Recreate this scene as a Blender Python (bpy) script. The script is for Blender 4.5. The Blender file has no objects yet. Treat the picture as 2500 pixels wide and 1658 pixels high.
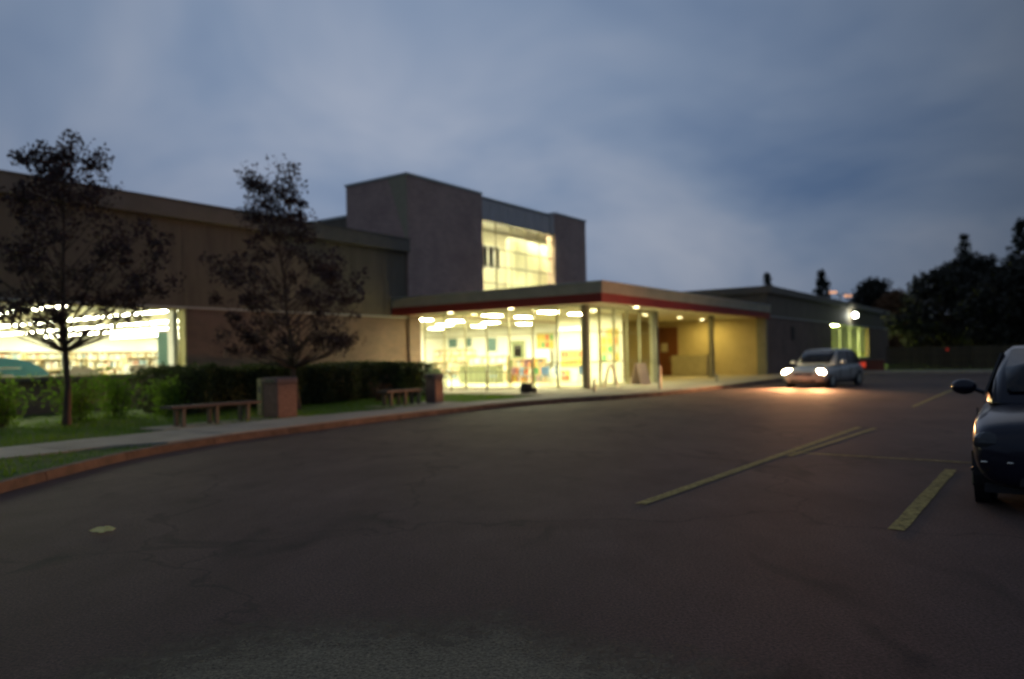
import bpy, bmesh, math, random
from mathutils import Matrix, Vector
R = math.radians
sc = bpy.context.scene
COL = sc.collection
rnd = random.Random(7)

# ------------------------------------------------------------------ camera
cam = bpy.data.cameras.new('camera'); camo = bpy.data.objects.new('camera', cam); COL.objects.link(camo)
cam.lens = 27.0; cam.sensor_width = 36.0; cam.shift_y = 0.018
cam.clip_start = 0.05; cam.clip_end = 3000
camo.matrix_world = Matrix.Translation((0, 0, 1.5)) @ Matrix.Rotation(R(90), 4, 'X') @ Matrix.Rotation(R(-1.2), 4, 'Z')
cam.dof.use_dof = True; cam.dof.focus_distance = 4.0; cam.dof.aperture_fstop = 1.15
sc.camera = camo

# ------------------------------------------------------------------ world: overcast dusk sky
w = bpy.data.worlds.new('World'); sc.world = w; w.use_nodes = True
nt = w.node_tree; N = nt.nodes; L = nt.links; N.clear()
def nd(tree, t, **kw):
    n = tree.nodes.new(t)
    for k, v in kw.items():
        setattr(n, k, v)
    return n
out = nd(nt, 'ShaderNodeOutputWorld'); bg = nd(nt, 'ShaderNodeBackground')
sky = nd(nt, 'ShaderNodeTexSky', sky_type='NISHITA', sun_disc=False)
sky.sun_elevation = R(1.5); sky.sun_rotation = R(-25)
tc = nd(nt, 'ShaderNodeTexCoord'); sep = nd(nt, 'ShaderNodeSeparateXYZ'); L.new(tc.outputs['Generated'], sep.inputs[0])
def m(tree, op, a, b=None):
    n = nd(tree, 'ShaderNodeMath', operation=op)
    for i, v in enumerate((a, b)):
        if v is None: continue
        if isinstance(v, (int, float)): n.inputs[i].default_value = v
        else: tree.links.new(v, n.inputs[i])
    return n.outputs[0]
zz = m(nt, 'ADD', m(nt, 'MAXIMUM', sep.outputs[2], 0.0), 0.55)
cmb = nd(nt, 'ShaderNodeCombineXYZ'); L.new(m(nt, 'DIVIDE', sep.outputs[0], zz), cmb.inputs[0]); L.new(m(nt, 'DIVIDE', sep.outputs[1], zz), cmb.inputs[1])
n1 = nd(nt, 'ShaderNodeTexNoise'); n1.inputs['Scale'].default_value = 2.1; n1.inputs['Detail'].default_value = 4.0; n1.inputs['Roughness'].default_value = 0.5; n1.inputs['Distortion'].default_value = 0.3
mp = nd(nt, 'ShaderNodeMapping'); mp.inputs['Location'].default_value = (15.3, 4.4, 0); L.new(cmb.outputs[0], mp.inputs[0]); L.new(mp.outputs[0], n1.inputs['Vector'])
cr = nd(nt, 'ShaderNodeValToRGB'); L.new(n1.outputs['Fac'], cr.inputs[0])
cr.color_ramp.elements[0].position = 0.28; cr.color_ramp.elements[0].color = (0.080, 0.130, 0.232, 1)
cr.color_ramp.elements[1].position = 0.74; cr.color_ramp.elements[1].color = (0.258, 0.290, 0.362, 1)
e = cr.color_ramp.elements.new(0.50); e.color = (0.152, 0.202, 0.295, 1)
# the after-glow sits a little left of the middle of the view: broad, soft
dt = nd(nt, 'ShaderNodeVectorMath', operation='DOT_PRODUCT'); L.new(tc.outputs['Generated'], dt.inputs[0]); dt.inputs[1].default_value = (-0.15, 0.94, 0.305)
gl = nd(nt, 'ShaderNodeMapRange'); L.new(dt.outputs['Value'], gl.inputs[0])
gl.inputs[1].default_value = 0.74; gl.inputs[2].default_value = 1.0; gl.inputs[3].default_value = 0.56; gl.inputs[4].default_value = 1.30
mixs = nd(nt, 'ShaderNodeMix', data_type='RGBA', blend_type='MIX'); mixs.inputs[0].default_value = 0.03
sk = nd(nt, 'ShaderNodeVectorMath', operation='SCALE'); L.new(sky.outputs[0], sk.inputs[0]); sk.inputs[3].default_value = 0.06
cs = nd(nt, 'ShaderNodeVectorMath', operation='SCALE'); L.new(cr.outputs[0], cs.inputs[0]); L.new(gl.outputs[0], cs.inputs[3])
L.new(cs.outputs[0], mixs.inputs[6]); L.new(sk.outputs[0], mixs.inputs[7])
L.new(mixs.outputs[2], bg.inputs[0]); bg.inputs[1].default_value = 1.0; L.new(bg.outputs[0], out.inputs[0])

# ------------------------------------------------------------------ sun (below the clouds, all but gone)
sun = bpy.data.lights.new('sun', 'SUN'); sun.energy = 0.04; sun.angle = R(40); sun.color = (1.0, 0.9, 0.8)
suno = bpy.data.objects.new('sun', sun); COL.objects.link(suno)
suno.rotation_euler = (R(68), 0, R(155))

vs = sc.view_settings; vs.view_transform = 'Standard'; vs.look = 'None'; vs.exposure = 0.15; vs.gamma = 1.0; vs.use_curve_mapping = False
sc.render.engine = 'CYCLES'; sc.cycles.use_denoising = True; sc.cycles.max_bounces = 5; sc.cycles.diffuse_bounces = 3; sc.cycles.glossy_bounces = 3; sc.cycles.transparent_max_bounces = 16; sc.cycles.caustics_reflective = False; sc.cycles.caustics_refractive = False
sc.cycles.sample_clamp_indirect = 6.0; sc.cycles.filter_width = 1.8

# ------------------------------------------------------------------ materials
MATS = {}
def mat(name, col=(.5, .5, .5), rough=.7, metal=0.0, var=0.0, scale=4.0, bump=0.0, bscale=60.0, emit=None, estr=0.0, spec=None, coat=0.0, stretch=None, objrand=0.0):
    if name in MATS: return MATS[name]
    mm = bpy.data.materials.new(name); mm.use_nodes = True; t = mm.node_tree; b = t.nodes['Principled BSDF']
    b.inputs['Roughness'].default_value = rough; b.inputs['Metallic'].default_value = metal
    if spec is not None: b.inputs['Specular IOR Level'].default_value = spec
    if coat: b.inputs['Coat Weight'].default_value = coat; b.inputs['Coat Roughness'].default_value = .05
    b.inputs['Base Color'].default_value = (*col, 1)
    last = None
    if var or bump or objrand:
        tcn = nd(t, 'ShaderNodeTexCoord'); vec = tcn.outputs['Object']
        if stretch:
            mpn = nd(t, 'ShaderNodeMapping'); mpn.inputs['Scale'].default_value = stretch; t.links.new(vec, mpn.inputs[0]); vec = mpn.outputs[0]
    if var or objrand:
        rgb = nd(t, 'ShaderNodeHueSaturation'); rgb.inputs['Color'].default_value = (*col, 1)
        val = None
        if var:
            nz = nd(t, 'ShaderNodeTexNoise'); nz.inputs['Scale'].default_value = scale; nz.inputs['Detail'].default_value = 6; nz.inputs['Roughness'].default_value = .65
            t.links.new(vec, nz.inputs['Vector'])
            mr = nd(t, 'ShaderNodeMapRange'); t.links.new(nz.outputs['Fac'], mr.inputs[0])
            mr.inputs[1].default_value = .28; mr.inputs[2].default_value = .72; mr.inputs[3].default_value = 1 - var; mr.inputs[4].default_value = 1 + var
            val = mr.outputs[0]
        if objrand:
            oi = nd(t, 'ShaderNodeObjectInfo'); o2 = nd(t, 'ShaderNodeMapRange'); t.links.new(oi.outputs['Random'], o2.inputs[0]); o2.inputs[3].default_value = 1 - objrand; o2.inputs[4].default_value = 1 + objrand
            val = o2.outputs[0] if val is None else m(t, 'MULTIPLY', val, o2.outputs[0])
        t.links.new(val, rgb.inputs['Value']); t.links.new(rgb.outputs[0], b.inputs['Base Color'])
    if bump:
        nb = nd(t, 'ShaderNodeTexNoise'); nb.inputs['Scale'].default_value = bscale; nb.inputs['Detail'].default_value = 4; t.links.new(vec, nb.inputs['Vector'])
        bp = nd(t, 'ShaderNodeBump'); bp.inputs['Strength'].default_value = bump; bp.inputs['Distance'].default_value = .02; t.links.new(nb.outputs['Fac'], bp.inputs['Height']); t.links.new(bp.outputs[0], b.inputs['Normal'])
    if emit: b.inputs['Emission Color'].default_value = (*emit, 1); b.inputs['Emission Strength'].default_value = estr
    MATS[name] = mm
    return mm

def brick_mat(name, c1, c2, mortar):
    mm = bpy.data.materials.new(name); mm.use_nodes = True; t = mm.node_tree; b = t.nodes['Principled BSDF']; b.inputs['Roughness'].default_value = .85
    tcn = nd(t, 'ShaderNodeTexCoord'); sp = nd(t, 'ShaderNodeSeparateXYZ'); t.links.new(tcn.outputs['Object'], sp.inputs[0])
    cb = nd(t, 'ShaderNodeCombineXYZ'); t.links.new(m(t, 'ADD', sp.outputs[0], sp.outputs[1]), cb.inputs[0]); t.links.new(sp.outputs[2], cb.inputs[1])
    br = nd(t, 'ShaderNodeTexBrick'); t.links.new(cb.outputs[0], br.inputs['Vector'])
    br.inputs['Scale'].default_value = 1.0; br.inputs['Brick Width'].default_value = .3; br.inputs['Row Height'].default_value = .1; br.inputs['Mortar Size'].default_value = .006
    br.inputs['Color1'].default_value = (*c1, 1); br.inputs['Color2'].default_value = (*c2, 1); br.inputs['Mortar'].default_value = (*mortar, 1); br.inputs['Bias'].default_value = -.2
    nz = nd(t, 'ShaderNodeTexNoise'); nz.inputs['Scale'].default_value = .7; nz.inputs['Detail'].default_value = 7; nz.inputs['Roughness'].default_value = .7; t.links.new(tcn.outputs['Object'], nz.inputs['Vector'])
    mr = nd(t, 'ShaderNodeMapRange'); t.links.new(nz.outputs['Fac'], mr.inputs[0]); mr.inputs[1].default_value = .25; mr.inputs[2].default_value = .75; mr.inputs[3].default_value = .72; mr.inputs[4].default_value = 1.2
    hs = nd(t, 'ShaderNodeHueSaturation'); t.links.new(br.outputs['Color'], hs.inputs['Color']); t.links.new(mr.outputs[0], hs.inputs['Value']); t.links.new(hs.outputs[0], b.inputs['Base Color'])
    bp = nd(t, 'ShaderNodeBump'); bp.inputs['Strength'].default_value = .5; bp.inputs['Distance'].default_value = .012; t.links.new(br.outputs['Fac'], bp.inputs['Height']); bp.invert = True; t.links.new(bp.outputs[0], b.inputs['Normal'])
    MATS[name] = mm; return mm

def glass_mat(name, tint=(1, 1, 1), refl=1.0):
    mm = bpy.data.materials.new(name); mm.use_nodes = True; t = mm.node_tree; t.nodes.clear()
    o = nd(t, 'ShaderNodeOutputMaterial'); tr = nd(t, 'ShaderNodeBsdfTransparent'); tr.inputs[0].default_value = (*tint, 1)
    g = nd(t, 'ShaderNodeBsdfGlossy'); g.inputs['Roughness'].default_value = .03; fr = nd(t, 'ShaderNodeFresnel'); ge = nd(t, 'ShaderNodeNewGeometry'); t.links.new(m(t, 'SUBTRACT', 1.5, m(t, 'MULTIPLY', ge.outputs['Backfacing'], 1.5 - 1 / 1.5)), fr.inputs[0])
    mx = nd(t, 'ShaderNodeMixShader'); t.links.new(m(t, 'MULTIPLY', fr.outputs[0], refl), mx.inputs[0]); t.links.new(tr.outputs[0], mx.inputs[1]); t.links.new(g.outputs[0], mx.inputs[2]); t.links.new(mx.outputs[0], o.inputs[0])
    MATS[name] = mm; return mm

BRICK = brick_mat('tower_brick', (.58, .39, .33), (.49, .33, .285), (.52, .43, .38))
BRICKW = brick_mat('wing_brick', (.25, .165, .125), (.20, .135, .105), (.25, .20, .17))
BRICKR = brick_mat('red_brick', (.22, .06, .04), (.17, .05, .035), (.18, .14, .12))
SIDING = mat('siding', (.175, .145, .105), .75, var=.24, scale=1.3, bump=.15, bscale=30, stretch=(1.6, 1.6, .3))
COPING = mat('coping_metal', (.52, .54, .52), .5, metal=.2, var=.12, scale=2)
COPDARK = mat('coping_dark', (.19, .165, .13), .55, metal=.1, var=.15, scale=2)
PANEL = mat('grey_panel', (.60, .56, .55), .55, var=.12, scale=1.5, stretch=(3, 3, .4))
FASCIA = mat('red_fascia', (.30, .03, .018), .5, var=.15, scale=2)
BAND = mat('canopy_band', (.42, .385, .275), .6, var=.15, scale=1.5)
SOFFIT = mat('soffit_white', (.78, .73, .58), .7, var=.06, scale=2)
ROOFM = mat('roof_gravel', (.16, .16, .15), .95, var=.3, scale=6)
METAL = mat('dark_mullion', (.14, .13, .09), .45, metal=.3)
ALU = mat('alu_frame', (.48, .48, .42), .4, metal=.4)
COLM = mat('column_paint', (.20, .19, .14), .5, var=.15, scale=3)
GLASS = glass_mat('clear_glass', (.97, .99, .96))
PAINTW = mat('cream_wall', (.72, .68, .52), .85, var=.04, scale=1.5)
WALLW = mat('white_wall', (.80, .79, .72), .85, var=.04, scale=1.5)
OCHRE = mat('porch_wall', (.50, .42, .24), .85, var=.10, scale=1.2)
CEILM = mat('ceiling_tile', (.78, .77, .70), .9, var=.04, scale=2)
FLOORM = mat('lobby_floor', (.42, .40, .28), .35, var=.1, scale=1.5)
WOODD = mat('door_wood', (.16, .052, .018), .45, var=.25, scale=2.5, stretch=(6, 6, .5))
CONC = mat('concrete', (.42, .375, .30), .9, var=.22, scale=1.3, bump=.3, bscale=40, objrand=.10)
CONCP = mat('concrete_plaza', (.42, .385, .30), .9, var=.22, scale=.8, bump=.25, bscale=40)
KERBM = mat('kerb_paint', (.105, .066, .048), .85, var=.6, scale=3.0, bump=.4, bscale=25, objrand=.25)
LAWNM = mat('lawn_soil', (.06, .115, .016), .95, var=.4, scale=2.5, bump=.6, bscale=40)
BLADE = mat('grass_blade', (.12, .25, .016), .7, var=.3, scale=1.5)
LEAFG = mat('shrub_leaf', (.10, .20, .025), .55, var=.4, scale=6)
LEAFH = mat('hedge_leaf', (.045, .065, .020), .6, var=.4, scale=3)
LEAFV = mat('variegated_leaf', (.30, .42, .26), .5, var=.3, scale=8)
LEAFP = mat('plum_leaf', (.045, .022, .026), .55, var=.4, scale=2)
LEAFD = mat('dark_leaf', (.022, .022, .013), .7, var=.4, scale=.6)
LEAFC = mat('conifer_needle', (.022, .032, .020), .8, var=.4, scale=.6)
LEAFO = mat('reddish_lamplit_leaf', (.16, .075, .03), .7, var=.35, scale=.6)  # reddish shrub leaf, and lamp glow painted into the far tree's leaf colour
BARK = mat('bark', (.085, .06, .045), .9, var=.35, scale=6, bump=.5, bscale=18, stretch=(1, 1, .25))
YELLOW = mat('road_paint', (.42, .33, .09), .8, var=.45, scale=7)
FENCE = mat('fence_wood', (.075, .06, .035), .85, var=.3, scale=3, objrand=.15)
RUBBER = mat('rubber', (.018, .018, .019), .75)
BLACKP = mat('black_plastic', (.02, .02, .022), .5)
CHROME = mat('chrome', (.7, .68, .6), .18, metal=1.0)
STEEL = mat('galvanised', (.34, .34, .30), .45, metal=.6, var=.12, scale=8)
CARGL = mat('car_glass', (.010, .011, .014), .08, spec=.45)
TEAL = mat('teal_paint', (.015, .10, .13), .5)
LENS = mat('headlamp_lit', (1, .9, .75), .3, emit=(1.0, .72, .42), estr=200.0)
LENSOFF = mat('headlamp_off', (.05, .055, .06), .12, metal=.2)
TAILM = mat('tail_lamp', (.5, .02, .01), .3, emit=(1.0, .08, .03), estr=.4)
REDDIM = mat('red_marker', (.4, .02, .01), .3, emit=(1.0, .08, .03), estr=.15)
TUBEW = mat('light_panel_warm', (1, 1, .9), .5, emit=(1.0, .93, .58), estr=205.0)
TUBET = mat('light_panel_tower', (1, 1, .9), .5, emit=(1.0, .93, .58), estr=85.0)
TUBEC = mat('light_tube_white', (1, 1, .95), .5, emit=(1.0, .96, .70), estr=74.0)
DOWNL = mat('downlight_lens', (1, 1, .9), .5, emit=(1.0, .86, .45), estr=22.0)
WALLL = mat('wall_lamp_globe', (1, 1, 1), .5, emit=(.95, 1.0, .86), estr=60.0)
SODIUM = mat('sodium_lens', (1, .7, .4), .5, emit=(1.0, .45, .22), estr=.9)

def leafy(mm, k, tint):
    t = mm.node_tree; o = [n for n in t.nodes if n.type == 'OUTPUT_MATERIAL'][0]; b = t.nodes['Principled BSDF']
    tl = nd(t, 'ShaderNodeBsdfTranslucent'); tl.inputs[0].default_value = (*tint, 1); mx = nd(t, 'ShaderNodeMixShader'); mx.inputs[0].default_value = k
    t.links.new(b.outputs[0], mx.inputs[1]); t.links.new(tl.outputs[0], mx.inputs[2]); t.links.new(mx.outputs[0], o.inputs[0])
leafy(LEAFG, .5, (.20, .34, .03)); leafy(BLADE, .45, (.17, .32, .02)); leafy(LEAFH, .3, (.08, .11, .02)); leafy(LEAFV, .4, (.4, .5, .3)); leafy(LEAFP, .25, (.07, .04, .03))
# asphalt with patches, stains and cracks
def worn(mm, lo, hi, sc_):
    t = mm.node_tree; o = [n for n in t.nodes if n.type == 'OUTPUT_MATERIAL'][0]; b = t.nodes['Principled BSDF']
    tcn = nd(t, 'ShaderNodeTexCoord'); nz = nd(t, 'ShaderNodeTexNoise'); nz.inputs['Scale'].default_value = sc_; nz.inputs['Detail'].default_value = 8; nz.inputs['Roughness'].default_value = .75; t.links.new(tcn.outputs['Object'], nz.inputs['Vector'])
    mr = nd(t, 'ShaderNodeMapRange'); t.links.new(nz.outputs['Fac'], mr.inputs[0]); mr.inputs[1].default_value = lo; mr.inputs[2].default_value = hi
    tr = nd(t, 'ShaderNodeBsdfTransparent'); mx = nd(t, 'ShaderNodeMixShader'); t.links.new(mr.outputs[0], mx.inputs[0]); t.links.new(b.outputs[0], mx.inputs[1]); t.links.new(tr.outputs[0], mx.inputs[2]); t.links.new(mx.outputs[0], o.inputs[0])
worn(YELLOW, .42, .80, 16.0)
def asphalt(name, c0, c1, crack=True):
    mm = bpy.data.materials.new(name); mm.use_nodes = True; t = mm.node_tree; b = t.nodes['Principled BSDF']; b.inputs['Roughness'].default_value = .82; b.inputs['Specular IOR Level'].default_value = .35
    tcn = nd(t, 'ShaderNodeTexCoord'); vec = tcn.outputs['Object']
    def noise(s, d, r, st=None, dist=0):
        n = nd(t, 'ShaderNodeTexNoise'); n.inputs['Scale'].default_value = s; n.inputs['Detail'].default_value = d; n.inputs['Roughness'].default_value = r; n.inputs['Distortion'].default_value = dist
        if st:
            mpn = nd(t, 'ShaderNodeMapping'); mpn.inputs['Scale'].default_value = st; mpn.inputs['Rotation'].default_value = (0, 0, R(-54)); t.links.new(vec, mpn.inputs[0]); t.links.new(mpn.outputs[0], n.inputs['Vector'])
        else: t.links.new(vec, n.inputs['Vector'])
        return n.outputs['Fac']
    big = noise(.35, 6, .6, dist=.8); mid = noise(1.6, 6, .7, (1, .45, 1)); fine = noise(52, 5, .8)
    cr_ = nd(t, 'ShaderNodeValToRGB'); cr_.color_ramp.elements[0].position = .34; cr_.color_ramp.elements[1].position = .68
    cr_.color_ramp.elements[0].color = (*c0, 1); cr_.color_ramp.elements[1].color = (*c1, 1)
    t.links.new(m(t, 'ADD', m(t, 'MULTIPLY', big, .55), m(t, 'MULTIPLY', mid, .45)), cr_.inputs[0])
    mr = nd(t, 'ShaderNodeMapRange'); t.links.new(fine, mr.inputs[0]); mr.inputs[1].default_value = .36; mr.inputs[2].default_value = .64; mr.inputs[3].default_value = .30; mr.inputs[4].default_value = 1.70
    val = mr.outputs[0]
    # oil stains: sparse dark spots
    st_ = noise(.9, 3, .5, (1, .5, 1), 1.2); ms = nd(t, 'ShaderNodeMapRange'); t.links.new(st_, ms.inputs[0]); ms.inputs[1].default_value = .60; ms.inputs[2].default_value = .72; ms.inputs[3].default_value = 1.0; ms.inputs[4].default_value = .5
    val = m(t, 'MULTIPLY', val, ms.outputs[0])
    if crack:
        vo = nd(t, 'ShaderNodeTexVoronoi', feature='DISTANCE_TO_EDGE'); vo.inputs['Scale'].default_value = .22
        wn = nd(t, 'ShaderNodeTexNoise'); wn.inputs['Scale'].default_value = 1.1; wn.inputs['Detail'].default_value = 5; t.links.new(vec, wn.inputs['Vector'])
        ad = nd(t, 'ShaderNodeVectorMath', operation='MULTIPLY_ADD'); t.links.new(wn.outputs['Color'], ad.inputs[0]); ad.inputs[1].default_value = (1.6, 1.6, 0); t.links.new(vec, ad.inputs[2]); t.links.new(ad.outputs[0], vo.inputs['Vector'])
        mc = nd(t, 'ShaderNodeMapRange'); t.links.new(vo.outputs['Distance'], mc.inputs[0]); mc.inputs[1].default_value = .002; mc.inputs[2].default_value = .008; mc.inputs[3].default_value = .62; mc.inputs[4].default_value = 1.0
        val = m(t, 'MULTIPLY', val, mc.outputs[0])
    hs = nd(t, 'ShaderNodeHueSaturation'); t.links.new(cr_.outputs[0], hs.inputs['Color']); t.links.new(val, hs.inputs['Value']); t.links.new(hs.outputs[0], b.inputs['Base Color'])
    bp = nd(t, 'ShaderNodeBump'); bp.inputs['Strength'].default_value = .5; bp.inputs['Distance'].default_value = .006; t.links.new(fine, bp.inputs['Height']); t.links.new(bp.outputs[0], b.inputs['Normal'])
    MATS[name] = mm; return mm
ASPH = asphalt('asphalt', (.052, .030, .025), (.118, .073, .062))
ASPHP = asphalt('pale_asphalt', (.15, .132, .088), (.225, .20, .135), False)

# ------------------------------------------------------------------ mesh helpers
class MB:
    def __init__(s): s.v = []; s.f = []
    def add(s, vs_, fs_):
        k = len(s.v); s.v += [tuple(v) for v in vs_]; s.f += [tuple(i + k for i in f) for f in fs_]; return s
    def box(s, x0, x1, y0, y1, z0, z1):
        return s.add([(x0, y0, z0), (x1, y0, z0), (x1, y1, z0), (x0, y1, z0), (x0, y0, z1), (x1, y0, z1), (x1, y1, z1), (x0, y1, z1)],
                     [(0, 3, 2, 1), (4, 5, 6, 7), (0, 1, 5, 4), (1, 2, 6, 5), (2, 3, 7, 6), (3, 0, 4, 7)])
    def ab(s, a0, a1, b0, b1, z0, z1):        # building axes: a along the front, b outwards
        return s.box(a0, a1, -b1, -b0, z0, z1)
    def prism(s, pts, z0, z1):
        n = len(pts)
        return s.add([(x, y, z0) for x, y in pts] + [(x, y, z1) for x, y in pts],
                     [tuple(range(n))[::-1], tuple(range(n, 2 * n))] + [(i, (i + 1) % n, n + (i + 1) % n, n + i) for i in range(n)])
    def tube(s, p, q, r0, r1=None, n=8, cap=True):
        r1 = r0 if r1 is None else r1
        p = Vector(p); q = Vector(q); d = (q - p).normalized(); t = d.orthogonal().normalized(); b = d.cross(t)
        vs_ = []
        for c, r in ((p, r0), (q, r1)):
            for i in range(n):
                a = 2 * math.pi * i / n; vs_.append(c + t * math.cos(a) * r + b * math.sin(a) * r)
        fs_ = [(i, (i + 1) % n, n + (i + 1) % n, n + i) for i in range(n)]
        if cap: fs_ += [tuple(range(n))[::-1], tuple(range(n, 2 * n))]
        return s.add(vs_, fs_)
    def path(s, pts, r, n=8):
        for p, q in zip(pts[:-1], pts[1:]): s.tube(p, q, r, n=n)
        return s
    def build(s, name, mt, parent=None, bevel=0.0, smooth=False, loc=None, rz=None):
        me = bpy.data.meshes.new(name); me.from_pydata(s.v, [], s.f); me.update()
        if smooth:
            me.polygons.foreach_set('use_smooth', [True] * len(me.polygons))
        o = bpy.data.objects.new(name, me); COL.objects.link(o); me.materials.append(mt)
        if parent: o.parent = parent
        if loc: o.location = loc
        if rz is not None: o.rotation_euler[2] = rz
        if bevel:
            bv = o.modifiers.new('bevel', 'BEVEL'); bv.width = bevel; bv.segments = 2; bv.limit_method = 'ANGLE'
        return o

U = (.5756, .8177); NN = (.8177, -.5756); OX, OY = -5.25, 36.2; ROT = math.atan2(.8177, .5756)
def wp(a, b, z=0.0): return (OX + a * U[0] + b * NN[0], OY + a * U[1] + b * NN[1], z)
def tag(o, label, cat, group=None, kind=None):
    o['label'] = label; o['category'] = cat
    if group: o['group'] = group
    if kind: o['kind'] = kind
    return o
def struct(o, kind='structure'): o['kind'] = kind; return o
def thing(name, label, cat, loc, rz=0.0, group=None):
    o = bpy.data.objects.new(name, None); COL.objects.link(o); o.location = loc; o.rotation_euler = (0, 0, rz); o.empty_display_size = .2
    return tag(o, label, cat, group)
def bthing(name, label, cat, a, b, z=0.0, group=None, dr=0.0): return thing(name, label, cat, wp(a, b, z), ROT + dr, group)
def copy_tree(o, parent=None):
    c = o.copy(); COL.objects.link(c)
    if parent: c.parent = parent
    for ch in o.children: copy_tree(ch, c)
    return c
def part(p, name): 
    o = bpy.data.objects.new(name, None); COL.objects.link(o); o.parent = p; return o

# ================================================================== GROUND
struct(MB().add([(-900, -900, -.03), (900, -900, -.03), (900, 900, -.03), (-900, 900, -.03)], [(0, 1, 2, 3)]).build('ground', LAWNM))
# asphalt: the lot on the camera's side of the kerb (building axes polygon turned to world)
lotpts = [(-90, 60), (-90, 1), (-34, 1), (27, 1), (27, 60)]
struct(MB().add([wp(a, b, 0.0) for a, b in [(-90, 70), (27, 70), (27, 8), (-90, 8)]], [(0, 1, 2, 3)]).build('parking_lot', ASPH))
pale_outline = [(-2.9, 3.2), (-2.45, 3.75), (-2.12, 4.19), (-1.8, 4.55), (-1.3, 4.72), (-.93, 4.76), (-.46, 4.66), (-.04, 4.76), (.26, 4.46), (.58, 4.22), (.91, 4.02), (1.27, 3.74), (1.62, 3.45), (2.1, 3.0), (2.6, 2.2), (2.9, 1.0), (2.4, -2), (-4, -2), (-4.2, 1.5)]  # paler olive area laid on the asphalt, fading towards its rim
pp = []
for i, p in enumerate(pale_outline):
    q = pale_outline[(i + 1) % len(pale_outline)]
    for k in range(5):
        t = k / 5; pp.append((p[0] + (q[0] - p[0]) * t + rnd.uniform(-.02, .02), p[1] + (q[1] - p[1]) * t + rnd.uniform(-.02, .02)))
cxp, cyp = -.4, 1.2
inner = [(cxp + (x - cxp) * .62, cyp + (y - cyp) * .62) for x, y in pp]; n = len(pp)
po = MB().add([(x, y, .004) for x, y in pp] + [(x, y, .004) for x, y in inner], [tuple(range(n, 2 * n))] + [(i, (i + 1) % n, n + (i + 1) % n, n + i) for i in range(n)]).build('pale_asphalt', ASPHP); struct(po)
at = po.data.attributes.new('cover', 'FLOAT', 'POINT'); at.data.foreach_set('value', [0.0] * n + [1.0] * n)
t = ASPHP.node_tree; o_ = [x for x in t.nodes if x.type == 'OUTPUT_MATERIAL'][0]; an = nd(t, 'ShaderNodeAttribute'); an.attribute_name = 'cover'
nz = nd(t, 'ShaderNodeTexNoise'); nz.inputs['Scale'].default_value = 7.0; nz.inputs['Detail'].default_value = 8; nz.inputs['Roughness'].default_value = .7; tcp = nd(t, 'ShaderNodeTexCoord'); t.links.new(tcp.outputs['Object'], nz.inputs['Vector'])
mr = nd(t, 'ShaderNodeMapRange'); t.links.new(m(t, 'ADD', an.outputs['Fac'], m(t, 'MULTIPLY', m(t, 'SUBTRACT', nz.outputs['Fac'], .5), .9)), mr.inputs[0]); mr.inputs[1].default_value = .05; mr.inputs[2].default_value = .62; mr.inputs[4].default_value = .9
tp = nd(t, 'ShaderNodeBsdfTransparent'); mx = nd(t, 'ShaderNodeMixShader'); t.links.new(mr.outputs[0], mx.inputs[0]); t.links.new(tp.outputs[0], mx.inputs[1]); t.links.new(t.nodes['Principled BSDF'].outputs[0], mx.inputs[2]); t.links.new(mx.outputs[0], o_.inputs[0])

def lerp_poly(pts, step):
    out_ = []
    # Catmull-Rom resample
    P = [pts[0]] + pts + [pts[-1]]
    for i in range(1, len(P) - 2):
        p0, p1, p2, p3 = [Vector(p) for p in P[i - 1:i + 3]]
        n = max(1, int((p2 - p1).length / step))
        for k in range(n):
            t = k / n
            out_.append(.5 * ((2 * p1) + (p2 - p0) * t + (2 * p0 - 5 * p1 + 4 * p2 - p3) * t * t + (3 * p1 - p0 - 3 * p2 + p3) * t ** 3))
    out_.append(Vector(pts[-1])); return out_
KL = [(-31, 24.5), (-27.5, 19.3), (-24, 15.9), (-22.6, 14.77), (-21.0, 13.62), (-19.6, 12.8), (-17.5, 12.15), (-15.5, 11.92), (-12.7, 11.6), (-8.2, 11.45), (-5.1, 11.95), (-1.6, 13.1), (2.6, 13.6), (11.3, 13.5), (20, 13.4), (26.8, 13.4)]
kl = lerp_poly(KL, .45)
def offs(pl, d):
    o = []
    for i, p in enumerate(pl):
        t = (pl[min(i + 1, len(pl) - 1)] - pl[max(i - 1, 0)]).normalized(); o.append(p + Vector((t.y, -t.x)) * d)   # +d = towards the building (smaller b)
    return o
kin = offs(kl, .16)
# kerb of stones
kerb = bpy.data.objects.new('kerb', None); COL.objects.link(kerb); struct(kerb); kerb.location = (OX, OY, 0); kerb.rotation_euler[2] = ROT
i = 0
while i < len(kl) - 1:
    j = min(i + 4, len(kl) - 1); mb = MB(); vs_ = []
    for k in range(i, j + 1):
        o_, n_ = kl[k], kin[k]
        if k == j and j < len(kl) - 1:
            o_ = o_.lerp(kl[k - 1], .03); n_ = n_.lerp(kin[k - 1], .03)
        h = .125
        vs_ += [(o_.x, -o_.y, -.02), (o_.x * .85 + n_.x * .15, -(o_.y * .85 + n_.y * .15), h), (n_.x, -n_.y, h + .002), (n_.x, -n_.y, -.02)]
    fs_ = []
    for k in range(j - i):
        for c in range(3): fs_.append((4 * k + c, 4 * k + c + 1, 4 * k + 5 + c, 4 * k + 4 + c))
    e_ = 4 * (j - i); fs_ += [(0, 3, 2, 1), (e_, e_ + 1, e_ + 2, e_ + 3)]
    mb.add(vs_, fs_).build('kerb_stone', KERBM, kerb); i = j
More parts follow.
